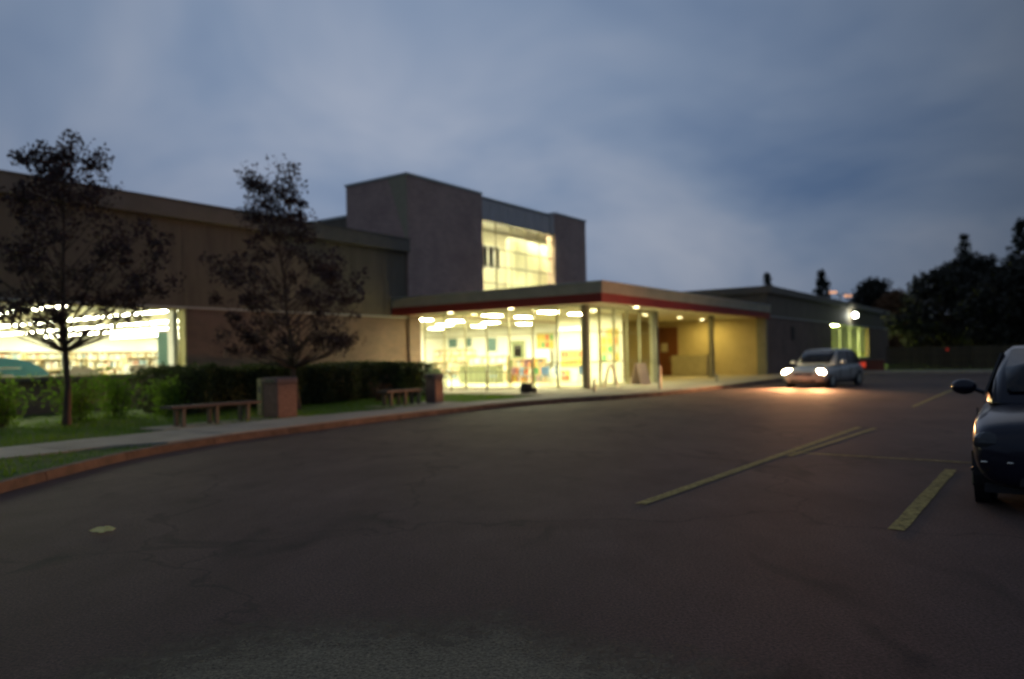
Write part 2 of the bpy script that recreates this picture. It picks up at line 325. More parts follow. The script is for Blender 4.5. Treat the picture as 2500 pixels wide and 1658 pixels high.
# lawn sheet between kerb and the building
mb = MB(); n_ = 0
lawnk = [p for p in kin if p.x < 0]
vs_ = []
for p in lawnk:
    for k in range(9):
        t = k / 8; b = p.y + (-.1 - p.y) * t
        vs_.append((p.x, -b, .095 + .03 * math.sin(p.x * 1.3 + b * .9) * (1 if 0 < k < 8 else 0)))
fs_ = [(i * 9 + k, i * 9 + k + 1, (i + 1) * 9 + k + 1, (i + 1) * 9 + k) for i in range(len(lawnk) - 1) for k in range(8)]
struct(mb.add(vs_, fs_).build('lawn', LAWNM, loc=(OX, OY, 0), rz=ROT, smooth=True))
# sidewalk slabs
walk = bpy.data.objects.new('sidewalk', None); COL.objects.link(walk); struct(walk); walk.location = (OX, OY, 0); walk.rotation_euler[2] = ROT
def walk_in(a):
    pts = [(-40, 10.9), (-20.9, 10.3), (-17.2, 9.95), (-14, 9.75), (-10.9, 9.85), (-5.3, 10.2), (-3.5, 10.3)]
    for p, q in zip(pts[:-1], pts[1:]):
        if p[0] <= a <= q[0]: return p[1] + (q[1] - p[1]) * (a - p[0]) / (q[0] - p[0])
    return 10.3
def kerb_in(a):
    for p, q in zip(kin[:-1], kin[1:]):
        if p.x <= a <= q.x: return p.y + (q.y - p.y) * (a - p.x) / max(1e-6, q.x - p.x)
    return 13.3
def walk_out(a):
    k = kerb_in(a)
    return min(k + .0, walk_in(a) + 1.72) if a < -19.5 else (k if a > -18.6 else min(k, walk_in(a) + 1.72 + (a + 19.5) * .9))
a = -34.0
while a < -3.5:
    a1 = min(a + 1.5, -3.5); vs_ = []
    for aa in (a + .012, (a + a1) / 2, a1 - .012):
        vs_ += [(aa, -walk_in(aa), 0), (aa, -walk_out(aa), 0)]
    z = .142 + rnd.uniform(-.004, .004)
    V = [(x, y, z) for x, y, _ in vs_] + [(x, y, .05) for x, y, _ in vs_]
    F_ = [(0, 1, 3, 2), (2, 3, 5, 4), (0, 2, 8, 6), (2, 4, 10, 8), (1, 7, 9, 3), (3, 9, 11, 5), (0, 6, 7, 1), (4, 5, 11, 10)]
    MB().add(V, F_).build('slab', CONC, walk); a = a1
# plaza under and before the canopy, walk along the far wing (concrete bays)
plaza = bpy.data.objects.new('entrance_paving', None); COL.objects.link(plaza); struct(plaza); plaza.location = (OX, OY, 0); plaza.rotation_euler[2] = ROT
a = -3.5
while a < 26.5:
    a1 = min(a + 2.0, 26.5); bb = 0.0 if a < 20.9 else 10.9
    top = lambda x: kerb_in(x)
    edges = [bb, 3, 6, 9] if bb == 0 else [bb]
    if a < -1.6: edges = [1.0, 4.0, 7.0, 9.6]
    for i, b0 in enumerate(edges):
        last = i == len(edges) - 1
        z = .146 + rnd.uniform(-.002, .002); g = .01
        p = [(a + g, -(b0 + g)), (a1 - g, -(b0 + g)), (a1 - g, -(top(a1 - g) if last else edges[i + 1] - g)), (a + g, -(top(a + g) if last else edges[i + 1] - g))]
        MB().prism(p[::-1], .05, z).build('slab', CONCP, plaza)
    a = a1
struct(MB().add([wp(-3.5, .0, .11), wp(26.5, .0, .11), wp(26.5, 13.2, .11), wp(-3.5, 12.2, .11)], [(0, 1, 2, 3)]).build('paving_bed', LAWNM))
# far verge with kerb at the end of the lot
fk = bpy.data.objects.new('far_kerb', None); COL.objects.link(fk); struct(fk); fk.location = (OX, OY, 0); fk.rotation_euler[2] = ROT
for k in range(24):
    b0 = 13.4 + k * 2.0
    MB().ab(26.85, 28.9, b0 + .01, b0 + 1.99, -.02, .15).build('kerb_stone', CONC, fk)
struct(MB().add([wp(28.9, 12, .10), wp(90, 12, .3), wp(90, 75, .3), wp(28.9, 75, .10)], [(0, 1, 2, 3)]).build('verge', LAWNM))

# grass blades
blades = MB(); rg = random.Random(3)
for _ in range(52000):
    a = rg.uniform(-25, -1.7); b = rg.uniform(4.0, 15)
    if b > kerb_in(a) - .05 or (walk_in(a) - .03 < b < walk_out(a) + .03) or (a > -3.6): continue
    x, y = a, -b; h = rg.uniform(.04, .10); th = rg.uniform(0, 6.28); wd = rg.uniform(.006, .012); lx, ly = rg.uniform(-.03, .03), rg.uniform(-.03, .03)
    k = len(blades.v); z = .085 + .03 * math.sin(a * 1.3 + b * .9)
    blades.v += [(x - math.cos(th) * wd, y - math.sin(th) * wd, z), (x + math.cos(th) * wd, y + math.sin(th) * wd, z), (x + lx, y + ly, z + h)]
    blades.f.append((k, k + 1, k + 2))
g = blades.build('grass', BLADE, loc=(OX, OY, 0), rz=ROT); tag(g, 'short green grass of the lawn beside the sidewalk', 'grass', kind='stuff')

# parking lines
def stripe(name, p, q, wd, z=.008):
    p = Vector(p); q = Vector(q); d = (q - p).normalized(); s = Vector((-d.y, d.x)) * wd / 2; n = max(2, int((q - p).length / .25)); vs_ = []
    for i in range(n + 1):
        c = p.lerp(q, i / n); w1 = 1 + rnd.uniform(-.12, .06); w2 = 1 + rnd.uniform(-.12, .06); vs_ += [(c.x + s.x * w1, c.y + s.y * w1, z), (c.x - s.x * w2, c.y - s.y * w2, z)]
    return struct(MB().add(vs_, [(2 * i, 2 * i + 1, 2 * i + 3, 2 * i + 2) for i in range(n)]).build(name, YELLOW))
stripe('parking_line', (1.26, 7.72), (6.75, 15.0), .125)
stripe('parking_line', (3.95, 11.05), (6.95, 14.75), .10)  # added double of the stripe above, drawn for a camera-shake ghost
stripe('parking_line', (3.16, 6.38), (5.4, 9.5), .135)
stripe('parking_line', (4.09, 11.48), (5.99, 10.01), .09)
stripe('parking_line', (10.4, 20.0), (16.1, 28.1), .12)
stripe('parking_line', (12.0, 19.2), (17.6, 27.2), .12)

# ================================================================== BUILDING
BLD = thing('brick_building', 'long brick building with square tower, glazed lobby and flat red-edged entrance canopy', 'building', (OX, OY, 0), ROT)
def bp(name, mb, mt, parent=BLD, bevel=0.0): return mb.build(name, mt, parent, bevel)
WT = .32
# --- near wing
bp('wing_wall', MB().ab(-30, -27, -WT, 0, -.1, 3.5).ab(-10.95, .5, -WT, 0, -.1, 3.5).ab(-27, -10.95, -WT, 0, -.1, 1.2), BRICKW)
bp('wing_siding', MB().ab(-30, .5, -WT, .02, 3.56, 6.62), SIDING)
bp('belt_course', MB().ab(-30, .5, -.1, .07, 3.5, 3.56), COPING)
bp('wing_coping', MB().ab(-30.2, .5, -.5, .30, 6.62, 7.2), COPDARK, bevel=.02)
bp('coping_flashing', MB().ab(-30.25, .5, -.5, .34, 7.2, 7.26), COPDARK)
bp('wing_roof', MB().ab(-30, .5, -14, -.5, 6.7, 7.0).ab(-30, 17, -32.5, -14, 6.5, 6.8), ROOFM)
bp('wing_end_wall', MB().ab(-30, -29.7, -32.5, -.32, -.1, 6.5).ab(-29.7, 17, -32.5, -32.2, -.1, 6.5).ab(16.7, 17, -32.2, -14, -.1, 6.5), SIDING)
for a in range(-29, 0, 2):          # vertical joints between siding panels
    bp('siding_batten', MB().ab(a - .02, a + .02, .02, .035, 3.56, 6.62), SIDING)
# window with deep reveal
win = part(BLD, 'wing_window')
bp('window_frame', MB().ab(-11.03, -10.95, -WT, .06, 1.2, 3.5).ab(-27, -11.03, -WT, .06, 3.44, 3.5).ab(-27, -11.03, -WT, .06, 1.2, 1.25), mat('frame_yellow', (.55, .50, .22), .6), win)
bp('window_sill', MB().ab(-27, -10.9, 0, .16, 1.10, 1.2), COPDARK, win)
bp('inner_jamb', MB().ab(-11.22, -11.03, -.7, -.34, .5, 3.66), WALLW, win)
for k in range(4):
    a0 = -27 + k * 3.99
    bp('pane', MB().ab(a0 + .03, a0 + 3.96, -.19, -.18, 1.25, 3.44), GLASS, win)
    if k: bp('mullion', MB().ab(a0 - .03, a0 + .03, -.22, -.15, 1.25, 3.44), ALU, win)
bp('wing_ceiling', MB().ab(-29.7, -.4, -14, -.35, 3.66, 3.76).ab(-29.7, 14, -32, -14, 3.66, 3.76), CEILM)
bp('wing_floor', MB().ab(-29.7, -.4, -14, -.35, .05, .12).ab(-29.7, 14, -32, -14, .05, .12), FLOORM)
bp('wing_inner_wall', MB().ab(-29.7, 14, -32.2, -32, .12, 3.66).ab(-.45, -.35, -13.8, -.35, .12, 3.66).ab(-29.7, -29.6, -32, -.35, .12, 3.66).ab(-.35, 14, -14, -13.9, .12, 3.66).ab(14, 14.1, -32, -14, .12, 3.66), WALLW)
# --- tower
TA0, TA1, TB = .5, 17.6, .15
W0, W1, WZ0, WZ1 = 6.4, 13.75, 4.7, 9.05
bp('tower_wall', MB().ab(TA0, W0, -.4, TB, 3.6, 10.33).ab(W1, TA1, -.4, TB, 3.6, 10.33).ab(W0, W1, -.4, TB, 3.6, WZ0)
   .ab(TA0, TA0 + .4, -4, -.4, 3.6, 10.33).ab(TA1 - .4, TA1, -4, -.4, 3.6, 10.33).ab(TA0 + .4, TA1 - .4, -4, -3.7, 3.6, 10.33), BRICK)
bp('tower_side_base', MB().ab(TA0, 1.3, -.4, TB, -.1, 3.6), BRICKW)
bp('tower_panel', MB().ab(W0, W1 - .35, -.4, TB - .12, WZ1, 10.16).ab(W1 - .35, W1, -.4, TB - .02, WZ1, 10.22), PANEL)
for k in range(1, 8): bp('panel_seam', MB().ab(W0 + k * .87 - .015, W0 + k * .87 + .015, TB - .12, TB - .10, WZ1, 10.16), PANEL)
bp('tower_coping', MB().ab(TA0 - .06, W0, -.4, TB + .06, 10.33, 10.43).ab(W1 + .001, TA1 + .06, -.4, TB + .06, 10.33, 10.43).ab(TA0 - .06, TA0 + .46, -4.06, -.4, 10.33, 10.43).ab(TA1 - .46, TA1 + .06, -4.06, -.4, 10.33, 10.43).ab(TA0 + .46, TA1 - .46, -4.06, -3.6, 10.33, 10.43), COPING)
bp('panel_coping', MB().ab(W0, W1, -.42, TB - .06, 10.22, 10.27), COPING)
bp('tower_roof', MB().ab(TA0 + .4, TA1 - .4, -3.7, -.4, 10.0, 10.1), ROOFM)
# tapered lighter facing on the tower's side, at the corner
bp('corner_facing', MB().add([(TA0 - .025, -TB, 6.95), (TA0 - .025, -TB, 10.32), (TA0 - .025, 1.05, 10.32), (TA0, -TB, 6.95), (TA0, -TB, 10.32), (TA0, 1.05, 10.32)], [(0, 1, 2), (5, 4, 3), (0, 3, 4, 1), (1, 4, 5, 2), (2, 5, 3, 0)]), mat('corner_panel', (.42, .37, .25), .7, var=.1))
# block behind the tower
bp('rear_block_wall', MB().ab(TA0 + .05, 17.0, -13.9, -4.05, 6.6, 8.8), SIDING)
bp('rear_block_coping', MB().ab(TA0, 17.05, -13.95, -4.02, 8.8, 8.92), COPING)
# tower window
tw = part(BLD, 'tower_window')
rows = [WZ0, 5.65, 6.6, 7.55, 8.5, WZ1]
cols = [W0 + (W1 - W0) * k / 5 for k in range(6)]
for r in range(5):
    for c in range(5):
        bp('pane', MB().ab(cols[c] + .02, cols[c + 1] - .02, -.06, -.05, rows[r] + .02, rows[r + 1] - .02), GLASS, tw)
for r in range(6): bp('transom', MB().ab(W0, W1, -.10, -.02, rows[r] - .025, rows[r] + .025), METAL, tw)
for c in range(6): bp('mullion', MB().ab(cols[c] - .022, cols[c] + .022, -.095, -.015, WZ0, WZ1), mat('thin_mullion', (.42, .40, .26), .5), tw)
# upper hall behind it
bp('upper_floor', MB().ab(TA0 + .4, TA1 - .4, -3.7, -.4, 4.2, 4.3), FLOORM)
bp('upper_ceiling', MB().ab(TA0 + .4, TA1 - .4, -3.7, -.4, 9.55, 9.65), CEILM)
bp('upper_wall', MB().ab(TA0 + .4, TA1 - .4, -3.69, -3.6, 4.3, 9.55).ab(TA1 - .5, TA1 - .41, -3.6, -.4, 4.3, 9.55), PAINTW)
# --- canopy
can = part(BLD, 'canopy')
CA0, CA1, CB0, CB1 = -.54, 20.9, .02, 11.05
bp('soffit', MB().ab(CA0 + .1, CA1, CB0 + .15, CB1 - .1, 3.66, 3.76), SOFFIT, can)
bp('red_fascia', MB().ab(CA0, CA0 + .1, CB0, CB1, 3.57, 3.93).ab(CA0 + .1, CA1, CB1 - .1, CB1, 3.57, 3.93), FASCIA, can)
bp('metal_band', MB().ab(CA0 - .05, CA0 + .1, CB0, CB1 + .05, 3.93, 4.36).ab(CA0 + .1, CA1, CB1 - .1, CB1 + .05, 3.93, 4.36), BAND, can)
bp('drip_edge', MB().ab(CA0 - .09, CA0 + .12, CB0, CB1 + .09, 4.36, 4.40).ab(CA0 + .12, CA1, CB1 - .12, CB1 + .09, 4.36, 4.40), COPING, can)
bp('canopy_roof', MB().ab(CA0 + .1, TA0, CB0, CB1 - .1, 4.0, 4.1).ab(TA0, CA1, TB, CB1 - .1, 4.0, 4.1), ROOFM, can)
for a in (1.5, 8.4, 16.0):
    c = part(BLD, 'column')
    bp('shaft', MB().ab(a - .13, a + .13, 9.15 - .13, 9.15 + .13, .146, 3.66), COLM, c, .015)
    bp('base_plate', MB().ab(a - .2, a + .2, 9.15 - .2, 9.15 + .2, .147, .19), COLM, c)
# --- lobby glazing
GA, GB = 1.5, 9.02
def glazing(name, along, fixed, s0, s1, ncol):
    gz = part(BLD, name); zs = [.2, 1.25, 2.55, 3.62]
    st = [s0 + (s1 - s0) * k / ncol for k in range(ncol + 1)]
    f = (lambda mb, p, q, d0, d1, z0, z1: mb.ab(fixed + d0, fixed + d1, p, q, z0, z1)) if along == 'b' else (lambda mb, p, q, d0, d1, z0, z1: mb.ab(p, q, fixed + d0, fixed + d1, z0, z1))
    for k in range(ncol):
        for r in range(3):
            bp('pane', f(MB(), st[k] + .025, st[k + 1] - .025, -.006, .006, zs[r] + .02, zs[r + 1] - .02), GLASS, gz)
    for k in range(ncol + 1): bp('mullion', f(MB(), st[k] - .025, st[k] + .025, -.05, .05, .146, 3.64), mat('lobby_mullion', (.40, .38, .24), .5, metal=.2), gz)
    for r in range(4): bp('transom', f(MB(), s0, s1, -.045, .045, zs[r] - .022, zs[r] + .022), mat('lobby_mullion', (.40, .38, .24)), gz)
glazing('lobby_glazing', 'b', GA, .2, GB, 7)
glazing('front_glazing', 'a', GB, GA + .14, 8.25, 5)
bp('lobby_floor', MB().ab(GA, 8.3, .0, GB, .147, .16), FLOORM)
bp('hall_floor', MB().ab(1.3, 20, -11, .0, .05, .158).ab(8.3, 20, 0, 3.4, .147, .157), FLOORM)
bp('hall_ceiling', MB().ab(1.0, 20.5, -11.2, .1, 3.62, 3.7), CEILM)
bp('hall_wall', MB().ab(1.0, 20, -11.2, -11, .1, 3.62).ab(16.0, 16.15, -11, 3.4, .157, 3.62), WALLW)
bp('lobby_wall', MB().ab(8.32, 8.46, 3.6, 7.4, .147, 3.66), PAINTW)
bp('porch_back_wall', MB().ab(8.46, 20.9, 3.45, 3.6, .147, 3.66), OCHRE)
bp('porch_side_wall', MB().ab(20.75, 20.9, 3.6, 10.3, .147, 3.66), OCHRE)
bp('porch_pier', MB().ab(20.6, 20.98, 10.3, 10.88, .147, 3.66), mat('pier_grey', (.24, .24, .19), .8, var=.15, scale=2))
dr = part(BLD, 'porch_door')
bp('leaf', MB().ab(20.69, 20.75, 3.65, 5.1, .16, 3.3), WOODD, dr)
bp('handle', MB().ab(20.63, 20.67, 4.55, 4.59, 1.0, 1.4), CHROME, dr)
bp('notice', MB().ab(20.68, 20.69, 3.95, 4.4, 1.7, 2.25), mat('notice_paper', (.55, .50, .36), .8), dr)
# --- far wing
FA0, FA1, FB = 20.98, 63.0, 10.9
fz = lambda: MB()
FW0, FW1 = 37.5, 52.5
bp('far_wall', MB().ab(FA0, FW0, FB - WT, FB, -.1, 3.7).ab(FW1, FA1, FB - WT, FB, -.1, 3.7).ab(FW0, FW1, FB - WT, FB, -.1, .9), BRICKW)
bp('far_siding', MB().ab(FA0, FA1, FB - WT, FB + .02, 3.76, 5.15).ab(FA0, FA0 + .3, -6, FB - WT, 3.76, 5.15).ab(FA1 - .3, FA1, -6, FB - WT, -.1, 5.15), SIDING)
bp('far_side_wall', MB().ab(FA0, FA0 + .3, -6, FB - WT, -.1, 3.76), BRICKW)
bp('far_belt', MB().ab(FA0, FA1, FB - .1, FB + .06, 3.7, 3.76), COPING)
bp('far_coping', MB().ab(FA0 - .2, FA1 + .2, FB - .4, FB + .25, 5.15, 5.6).ab(FA0 - .2, FA0 + .4, -6, FB - .4, 5.15, 5.6), COPDARK, bevel=.02)
bp('far_roof', MB().ab(FA0 + .3, FA1 - .3, -6, FB - .35, 5.0, 5.12), ROOFM)
GLASSF = glass_mat('far_glass', (.97, .99, .90), .35)
fw = part(BLD, 'far_window')
for k in range(4):
    d = (FW1 - FW0) / 4; a0 = FW0 + k * d
    bp('pane', MB().ab(a0 + .04, a0 + d - .04, FB - .2, FB - .19, .95, 3.66), GLASSF, fw)
    bp('mullion', MB().ab(a0 - .04, a0 + .04, FB - .24, FB - .14, .9, 3.7), ALU, fw)
bp('window_frame', MB().ab(FW0, FW1, FB - WT, FB + .05, 3.65, 3.7).ab(FW0, FW1, FB - WT, FB + .1, .85, .93), ALU, fw)
bp('far_room', MB().ab(FW0 - 1, FW1 + 6, FB - 3.7, FB - 3.5, .0, 3.9).ab(FW0 - 1.1, FW0 - 1, FB - 6, FB - .33, 0, 3.9).ab(FW1 + 6, FW1 + 6.1, FB - 6, FB - .33, 0, 3.9).ab(FW0 - 1, FW1 + 6, FB - 6, FB - .33, 3.9, 4.0).ab(FW0 - 1, FW1 + 6, FB - 6, FB - .33, -.05, .1), mat('far_room_paint', (.66, .70, .36), .9))
bp('wall_vent', MB().ab(26.0, 26.7, FB, FB + .05, 2.3, 3.2), mat('vent_dark', (.05, .04, .035), .7))
# low red brick wall from the far wing to the fence
lw = bthing('low_wall', 'low dark red brick wall between far wing and fence', 'wall', 29.5, 10.95)
MB().ab(0, .25, 0, 5.0, 0, .85).build('wall_body', BRICKR, lw); MB().ab(-.04, .29, -.0, 5.04, .85, .92).build('cap', COPDARK, lw)

# ================================================================== LIGHT FITTINGS
def area(name, parent, power, col, size, loc, down=True, shape='DISK'):
    l = bpy.data.lights.new(name, 'AREA'); l.energy = power; l.color = col; l.shape = shape; l.size = size
    o = bpy.data.objects.new(name, l); COL.objects.link(o); o.parent = parent; o.location = loc; return o
spots = [(.6, 2.6), (.6, 6.0), (4.4, 10.1), (10.6, 7.6), (15.2, 7.6), (19.2, 7.4)]
dl_lab = ['recessed round downlight in canopy soffit nearest the brick wing', 'recessed round downlight in canopy soffit above the handrail', 'recessed round downlight over the kerb before the front glazing',
          'recessed round downlight just past the middle column', 'recessed round downlight in front of the brown porch door', 'recessed round downlight beside the ochre porch wall']
for (a, b), lab in zip(spots, dl_lab):
    d = bthing('downlight', lab, 'downlight', a, b, 3.66, 'canopy downlights')
    MB().tube((0, 0, -.005), (0, 0, -.03), .17, .15, 20).build('trim_ring', ALU, d)
    MB().tube((0, 0, -.031), (0, 0, -.036), .12, .12, 20).build('lens', DOWNL, d)
    strong = a > 9
    area('downlight_lamp', d, 75 if strong else 40, (1.0, .74, .20) if strong else (1.0, .84, .40), .24, (0, 0, -.06))
lp = None; k = 0
for a in (3.3, 6.0, 9.2, 12.6):
    for b in (-8.6, -5.0, -1.5) + ((3.0, 6.2) if a < 7 else ()):
        names = {3.3: 'first', 6.0: 'second', 9.2: 'third', 12.6: 'fourth'}; bn = {-8.6: 'farthest back', -5.0: 'two rows from the back', -1.5: 'midway', 3.0: 'behind the glazing', 6.2: 'nearest the corner column'}
        d = bthing('ceiling_panel_light', 'square lobby ceiling light in %s line from the glazing, %s' % (names[a], bn[b]), 'ceiling light', a, b, 3.60, 'lobby ceiling lights')
        MB().ab(-.5, .5, -.34, .34, -.03, 0).build('frame', ALU, d); MB().ab(-.46, .46, -.3, .3, -.035, -.031).build('diffuser', TUBEW, d)
ORD = ['ninth', 'eighth', 'seventh', 'sixth', 'fifth', 'fourth', 'third', 'second', 'first']
for k, a in enumerate((-22, -18, -14, -10, -6, -2.2, 2.5, 6.5, 10.5)):
    b0, b1 = (-31, -1.2) if a < 0 else (-31, -15); c_ = (b0 + b1) / 2; h_ = (b1 - b0) / 2
    d = bthing('tube_light', '%s long white tube light on wing ceiling counted from the tower end' % ORD[k], 'ceiling light', a, c_, 3.655, 'tube lights behind the wing window')
    MB().ab(-.14, .14, -h_, h_, -.05, 0).build('housing', ALU, d); MB().ab(-.10, .10, -h_ + .05, h_ - .05, -.09, -.051).build('tube', TUBEC, d)
for k, a in enumerate((4.5, 9.0, 13.5)):
    d = bthing('tower_light', ['tower ceiling light over the blank brick end', 'tower ceiling light in the middle of the tall window', 'tower ceiling light at the far side of the tall window'][k], 'ceiling light', a, -.75, 9.54, 'tower ceiling lights')
    MB().ab(-1.4, 1.4, -.3, .3, -.05, 0).build('frame', ALU, d); MB().ab(-1.35, 1.35, -.25, .25, -.06, -.051).build('diffuser', TUBET, d)
d = bthing('tower_light', 'wall washer light low behind the tall tower window', 'ceiling light', 10.0, -.75, 4.7, 'tower ceiling lights')
MB().ab(-3.2, 3.2, -.14, .14, 0, .05).build('frame', ALU, d); MB().ab(-3.1, 3.1, -.1, .1, .051, .06).build('diffuser', TUBET, d)
for k, a in enumerate((40.5, 47.5)):
    d = bthing('ceiling_panel_light', ['greenish ceiling light behind near half of far wing window', 'greenish ceiling light behind far half of far wing window'][k], 'ceiling light', a, FB - 2, 3.89, 'far wing ceiling lights')
    MB().ab(-.9, .9, -.3, .3, -.04, 0).build('frame', ALU, d); MB().ab(-.85, .85, -.25, .25, -.05, -.041).build('diffuser', mat('far_panel', (1, 1, .8), .5, emit=(.95, 1.0, .45), estr=260.0), d)
d = bthing('wall_lamp', 'bright white globe lamp on far wing wall above lit window', 'wall lamp', 44.2, FB + .03, 4.55)
MB().ab(-.08, .08, 0, .25, -.05, .05).build('bracket', METAL, d)
me = MB(); 
bm = bmesh.new(); bmesh.ops.create_uvsphere(bm, u_segments=16, v_segments=10, radius=.2)
mesh = bpy.data.meshes.new('globe'); bm.to_mesh(mesh); bm.free(); mesh.materials.append(WALLL); gl_ = bpy.data.objects.new('globe', mesh); COL.objects.link(gl_); gl_.parent = d; gl_.location = (0, -.42, 0)
# ================================================================== TREES AND PLANTS
def leaf_mesh(pts, size, rg_, flat=0.0):
    mb = MB()
    for p in pts:
        s = size * rg_.uniform(.6, 1.35); t = Vector((rg_.gauss(0, 1), rg_.gauss(0, 1), rg_.gauss(0, 1) * (1 - flat))).normalized(); b = t.orthogonal().normalized(); b.rotate(Matrix.Rotation(rg_.uniform(0, 6.28), 3, t)); c = Vector(p); w_ = t.cross(b)
        k = len(mb.v); mb.v += [tuple(c - b * s), tuple(c + w_ * s * .5 + t * s * .12), tuple(c + b * s), tuple(c - w_ * s * .5 + t * s * .12)]; mb.f.append((k, k + 1, k + 2, k + 3))
    return mb
def tree(name, label, loc, height, z0, rx, nclump, nleaf, size, leaf, seed, prof, trunk_r=.09, lean=(0, 0), group=None, clump_r=.45, spread=0.0):
    """prof(t) gives the crown's half width (0..1) at height share t."""
    rg_ = random.Random(seed); o = thing(name, label, 'tree', loc, 0.0 if size < .1 else rg_.uniform(0, 6), group); tr = MB()
    top = Vector((lean[0], lean[1], height * .93)); p = Vector((0, 0, -.05)); n = 7; axis = [p]
    for i in range(1, n + 1):
        t = i / n; axis.append(Vector((lean[0] * t + rg_.gauss(0, .04) * height * .1, lean[1] * t + rg_.gauss(0, .04) * height * .1, top.z * t)))
    for i in range(n): tr.tube(axis[i], axis[i + 1], trunk_r * (1 - .88 * i / n) * (1.35 if i == 0 else 1), trunk_r * (1 - .88 * (i + 1) / n), 7, False)
    def axp(z):
        f = max(0, min(.999, z / top.z)) * n; i = int(f); return axis[i].lerp(axis[i + 1], f - i)
    pts = []
    for c in range(nclump):
        t = rg_.random() ** (1.25 if size < .1 else .9); z = z0 + (height - z0) * t; r = rx * prof(t) * math.sqrt(rg_.uniform(.08, 1)); th = rg_.uniform(0, 6.283)
        ctr = axp(z); ctr = Vector((ctr.x + r * math.cos(th), ctr.y + r * math.sin(th), z)); q = axp(max(z0 * .7, z - r * .75 - .1))
        mid = q.lerp(ctr, .5) + Vector((0, 0, -.06 * r)); br = max(.011, trunk_r * .28 * (1 - .7 * t)); tr.tube(q, mid, br, br * .7, 5, False); tr.tube(mid, ctr, br * .7, br * .25, 5, False)
        cr_ = clump_r * rg_.uniform(.55, 1.3)
        for _ in range(int(nleaf * rg_.uniform(.5, 1.4))):
            
            v_ = Vector((rg_.gauss(0, 1), rg_.gauss(0, 1), rg_.gauss(0, 1) * .8)).normalized() * cr_ * rg_.random() ** .55
            pts.append(ctr + v_)
        for _ in range(5 if size < .1 else 0):
            v_ = Vector((rg_.gauss(0, 1), rg_.gauss(0, 1), rg_.gauss(0, 1) * .8)).normalized() * cr_ * .95
            tr.tube(ctr, ctr + v_, br * .3 + .002, .002, 4, False)
    tr.build('trunk', BARK, o, smooth=True); leaf_mesh(pts, size, rg_).build('crown', leaf, o)
    return o
pear = lambda t: (.55 + .45 * math.sin(math.pi * min(1, t * 1.25 + .12))) * (1 - max(0, t - .45) * .75)
tree('plum_tree', 'slender dark-leaved tree behind the concrete bin, in front of plain brick wall', (-6.42, 22.97, .1), 7.2, 1.75, 2.45, 150, 62, .062, LEAFP, 11, pear, .085, (-.62, .1), 'young trees on the lawn', .36)
tree('plum_tree', 'slender dark-leaved tree in front of the lit wing window', (-10.55, 18.14, .1), 6.8, 2.5, 2.5, 150, 62, .058, LEAFP, 23, pear, .08, (-.1, .2), 'young trees on the lawn', .36)

def shrub(name, label, a, b, rx, rz, n, size, leaf, seed, group=None, z=.1):
    rg_ = random.Random(seed); o = bthing(name, label, 'shrub', a, b, z, group); st = MB(); pts = []
    for k in range(14):
        th = rg_.uniform(0, 6.28); tip = Vector((math.cos(th) * rx * .75 * rg_.random(), math.sin(th) * rx * .75 * rg_.random(), rz * rg_.uniform(.75, 1.12))); st.tube((tip.x * .15, tip.y * .15, 0), tip, .014, .005, 5, False)
        for _ in range(n // 14):
            u_ = rg_.random(); c = Vector((tip.x * u_, tip.y * u_, tip.z * (.12 + .9 * u_))); s = .22 * rx + .05
            pts.append(c + Vector((rg_.gauss(0, s), rg_.gauss(0, s), rg_.gauss(0, s * .7))))
    pts = [p if p.z > .03 else Vector((p.x, p.y, .05)) for p in pts]
    struct(st.build('stems', BARK, o), 'stuff'); struct(leaf_mesh(pts, size, rg_, .3).build('foliage', leaf, o), 'stuff'); return o
for k, (a, b, rx, rz, lab) in enumerate([(-21.2, 5.2, .75, .95, 'leafy green shrub under the wing window, farthest from the benches'), (-19.6, 5.4, .5, .72, 'small low green shrub at the very edge of the lawn bed'), (-18.6, 4.6, .7, 1.05, 'green shrub behind the trunk of the tree before the window'),
                                       (-17.1, 5.0, .8, 1.0, 'broad green shrub just beyond the tree before the window'), (-15.9, 4.7, .75, 1.12, 'tallest light-green shrub under the middle of the window'), (-14.6, 5.0, .6, .95, 'rounded green shrub next to the clipped hedge end')]):
    shrub('shrub', lab, a, b, rx, rz, 1100, .055, LEAFG, 40 + k, 'shrubs under the window')
shrub('shrub', 'pale variegated shrub at hedge end beside the dark bin', -4.6, 6.0, .55, 1.05, 700, .06, LEAFV, 55)
shrub('shrub', 'small reddish shrub in front of hedge behind the far bench', -8.0, 6.6, .4, .6, 300, .05, LEAFO, 56)
# clipped hedge
hg = bthing('hedge', 'long clipped dark green hedge in front of the brick wing', 'hedge', -9, 4.0, .1); rg = random.Random(9); pts = []
def hedge_front(a): return 5.5 - .05 * (a + 14) + .12 * math.sin(a * 2.1) + .08 * math.sin(a * 5.3)
def hedge_top(a): return 1.28 + .06 * math.sin(a * 1.7) + .05 * math.sin(a * 4.1)
st = MB()
for _ in range(26000):
    a = rg.uniform(-14.3, -3.3); f = hedge_front(a); tp = hedge_top(a)
    if rg.random() < .55: b = f - abs(rg.gauss(0, .12)); z = rg.uniform(0.05, tp)
    else: b = rg.uniform(2.6, f); z = tp - abs(rg.gauss(0, .1))
    if rg.random() < .08: a = -14.3 + abs(rg.gauss(0, .1)) if rg.random() < .5 else -3.3 - abs(rg.gauss(0, .1)); b = rg.uniform(2.6, f); z = rg.uniform(.05, tp)
    pts.append((a + 9 + rg.gauss(0, .05), -(b - 4) + rg.gauss(0, .05), z + rg.gauss(0, .035)))
for _ in range(120):
    a = rg.uniform(-14.1, -3.5); b = rg.uniform(2.9, 5.0); st.tube((a + 9, -(b - 4), 0), (a + 9 + rg.uniform(-.2, .2), -(b - 4) + rg.uniform(-.2, .2), 1.15), .02, .008, 5, False)
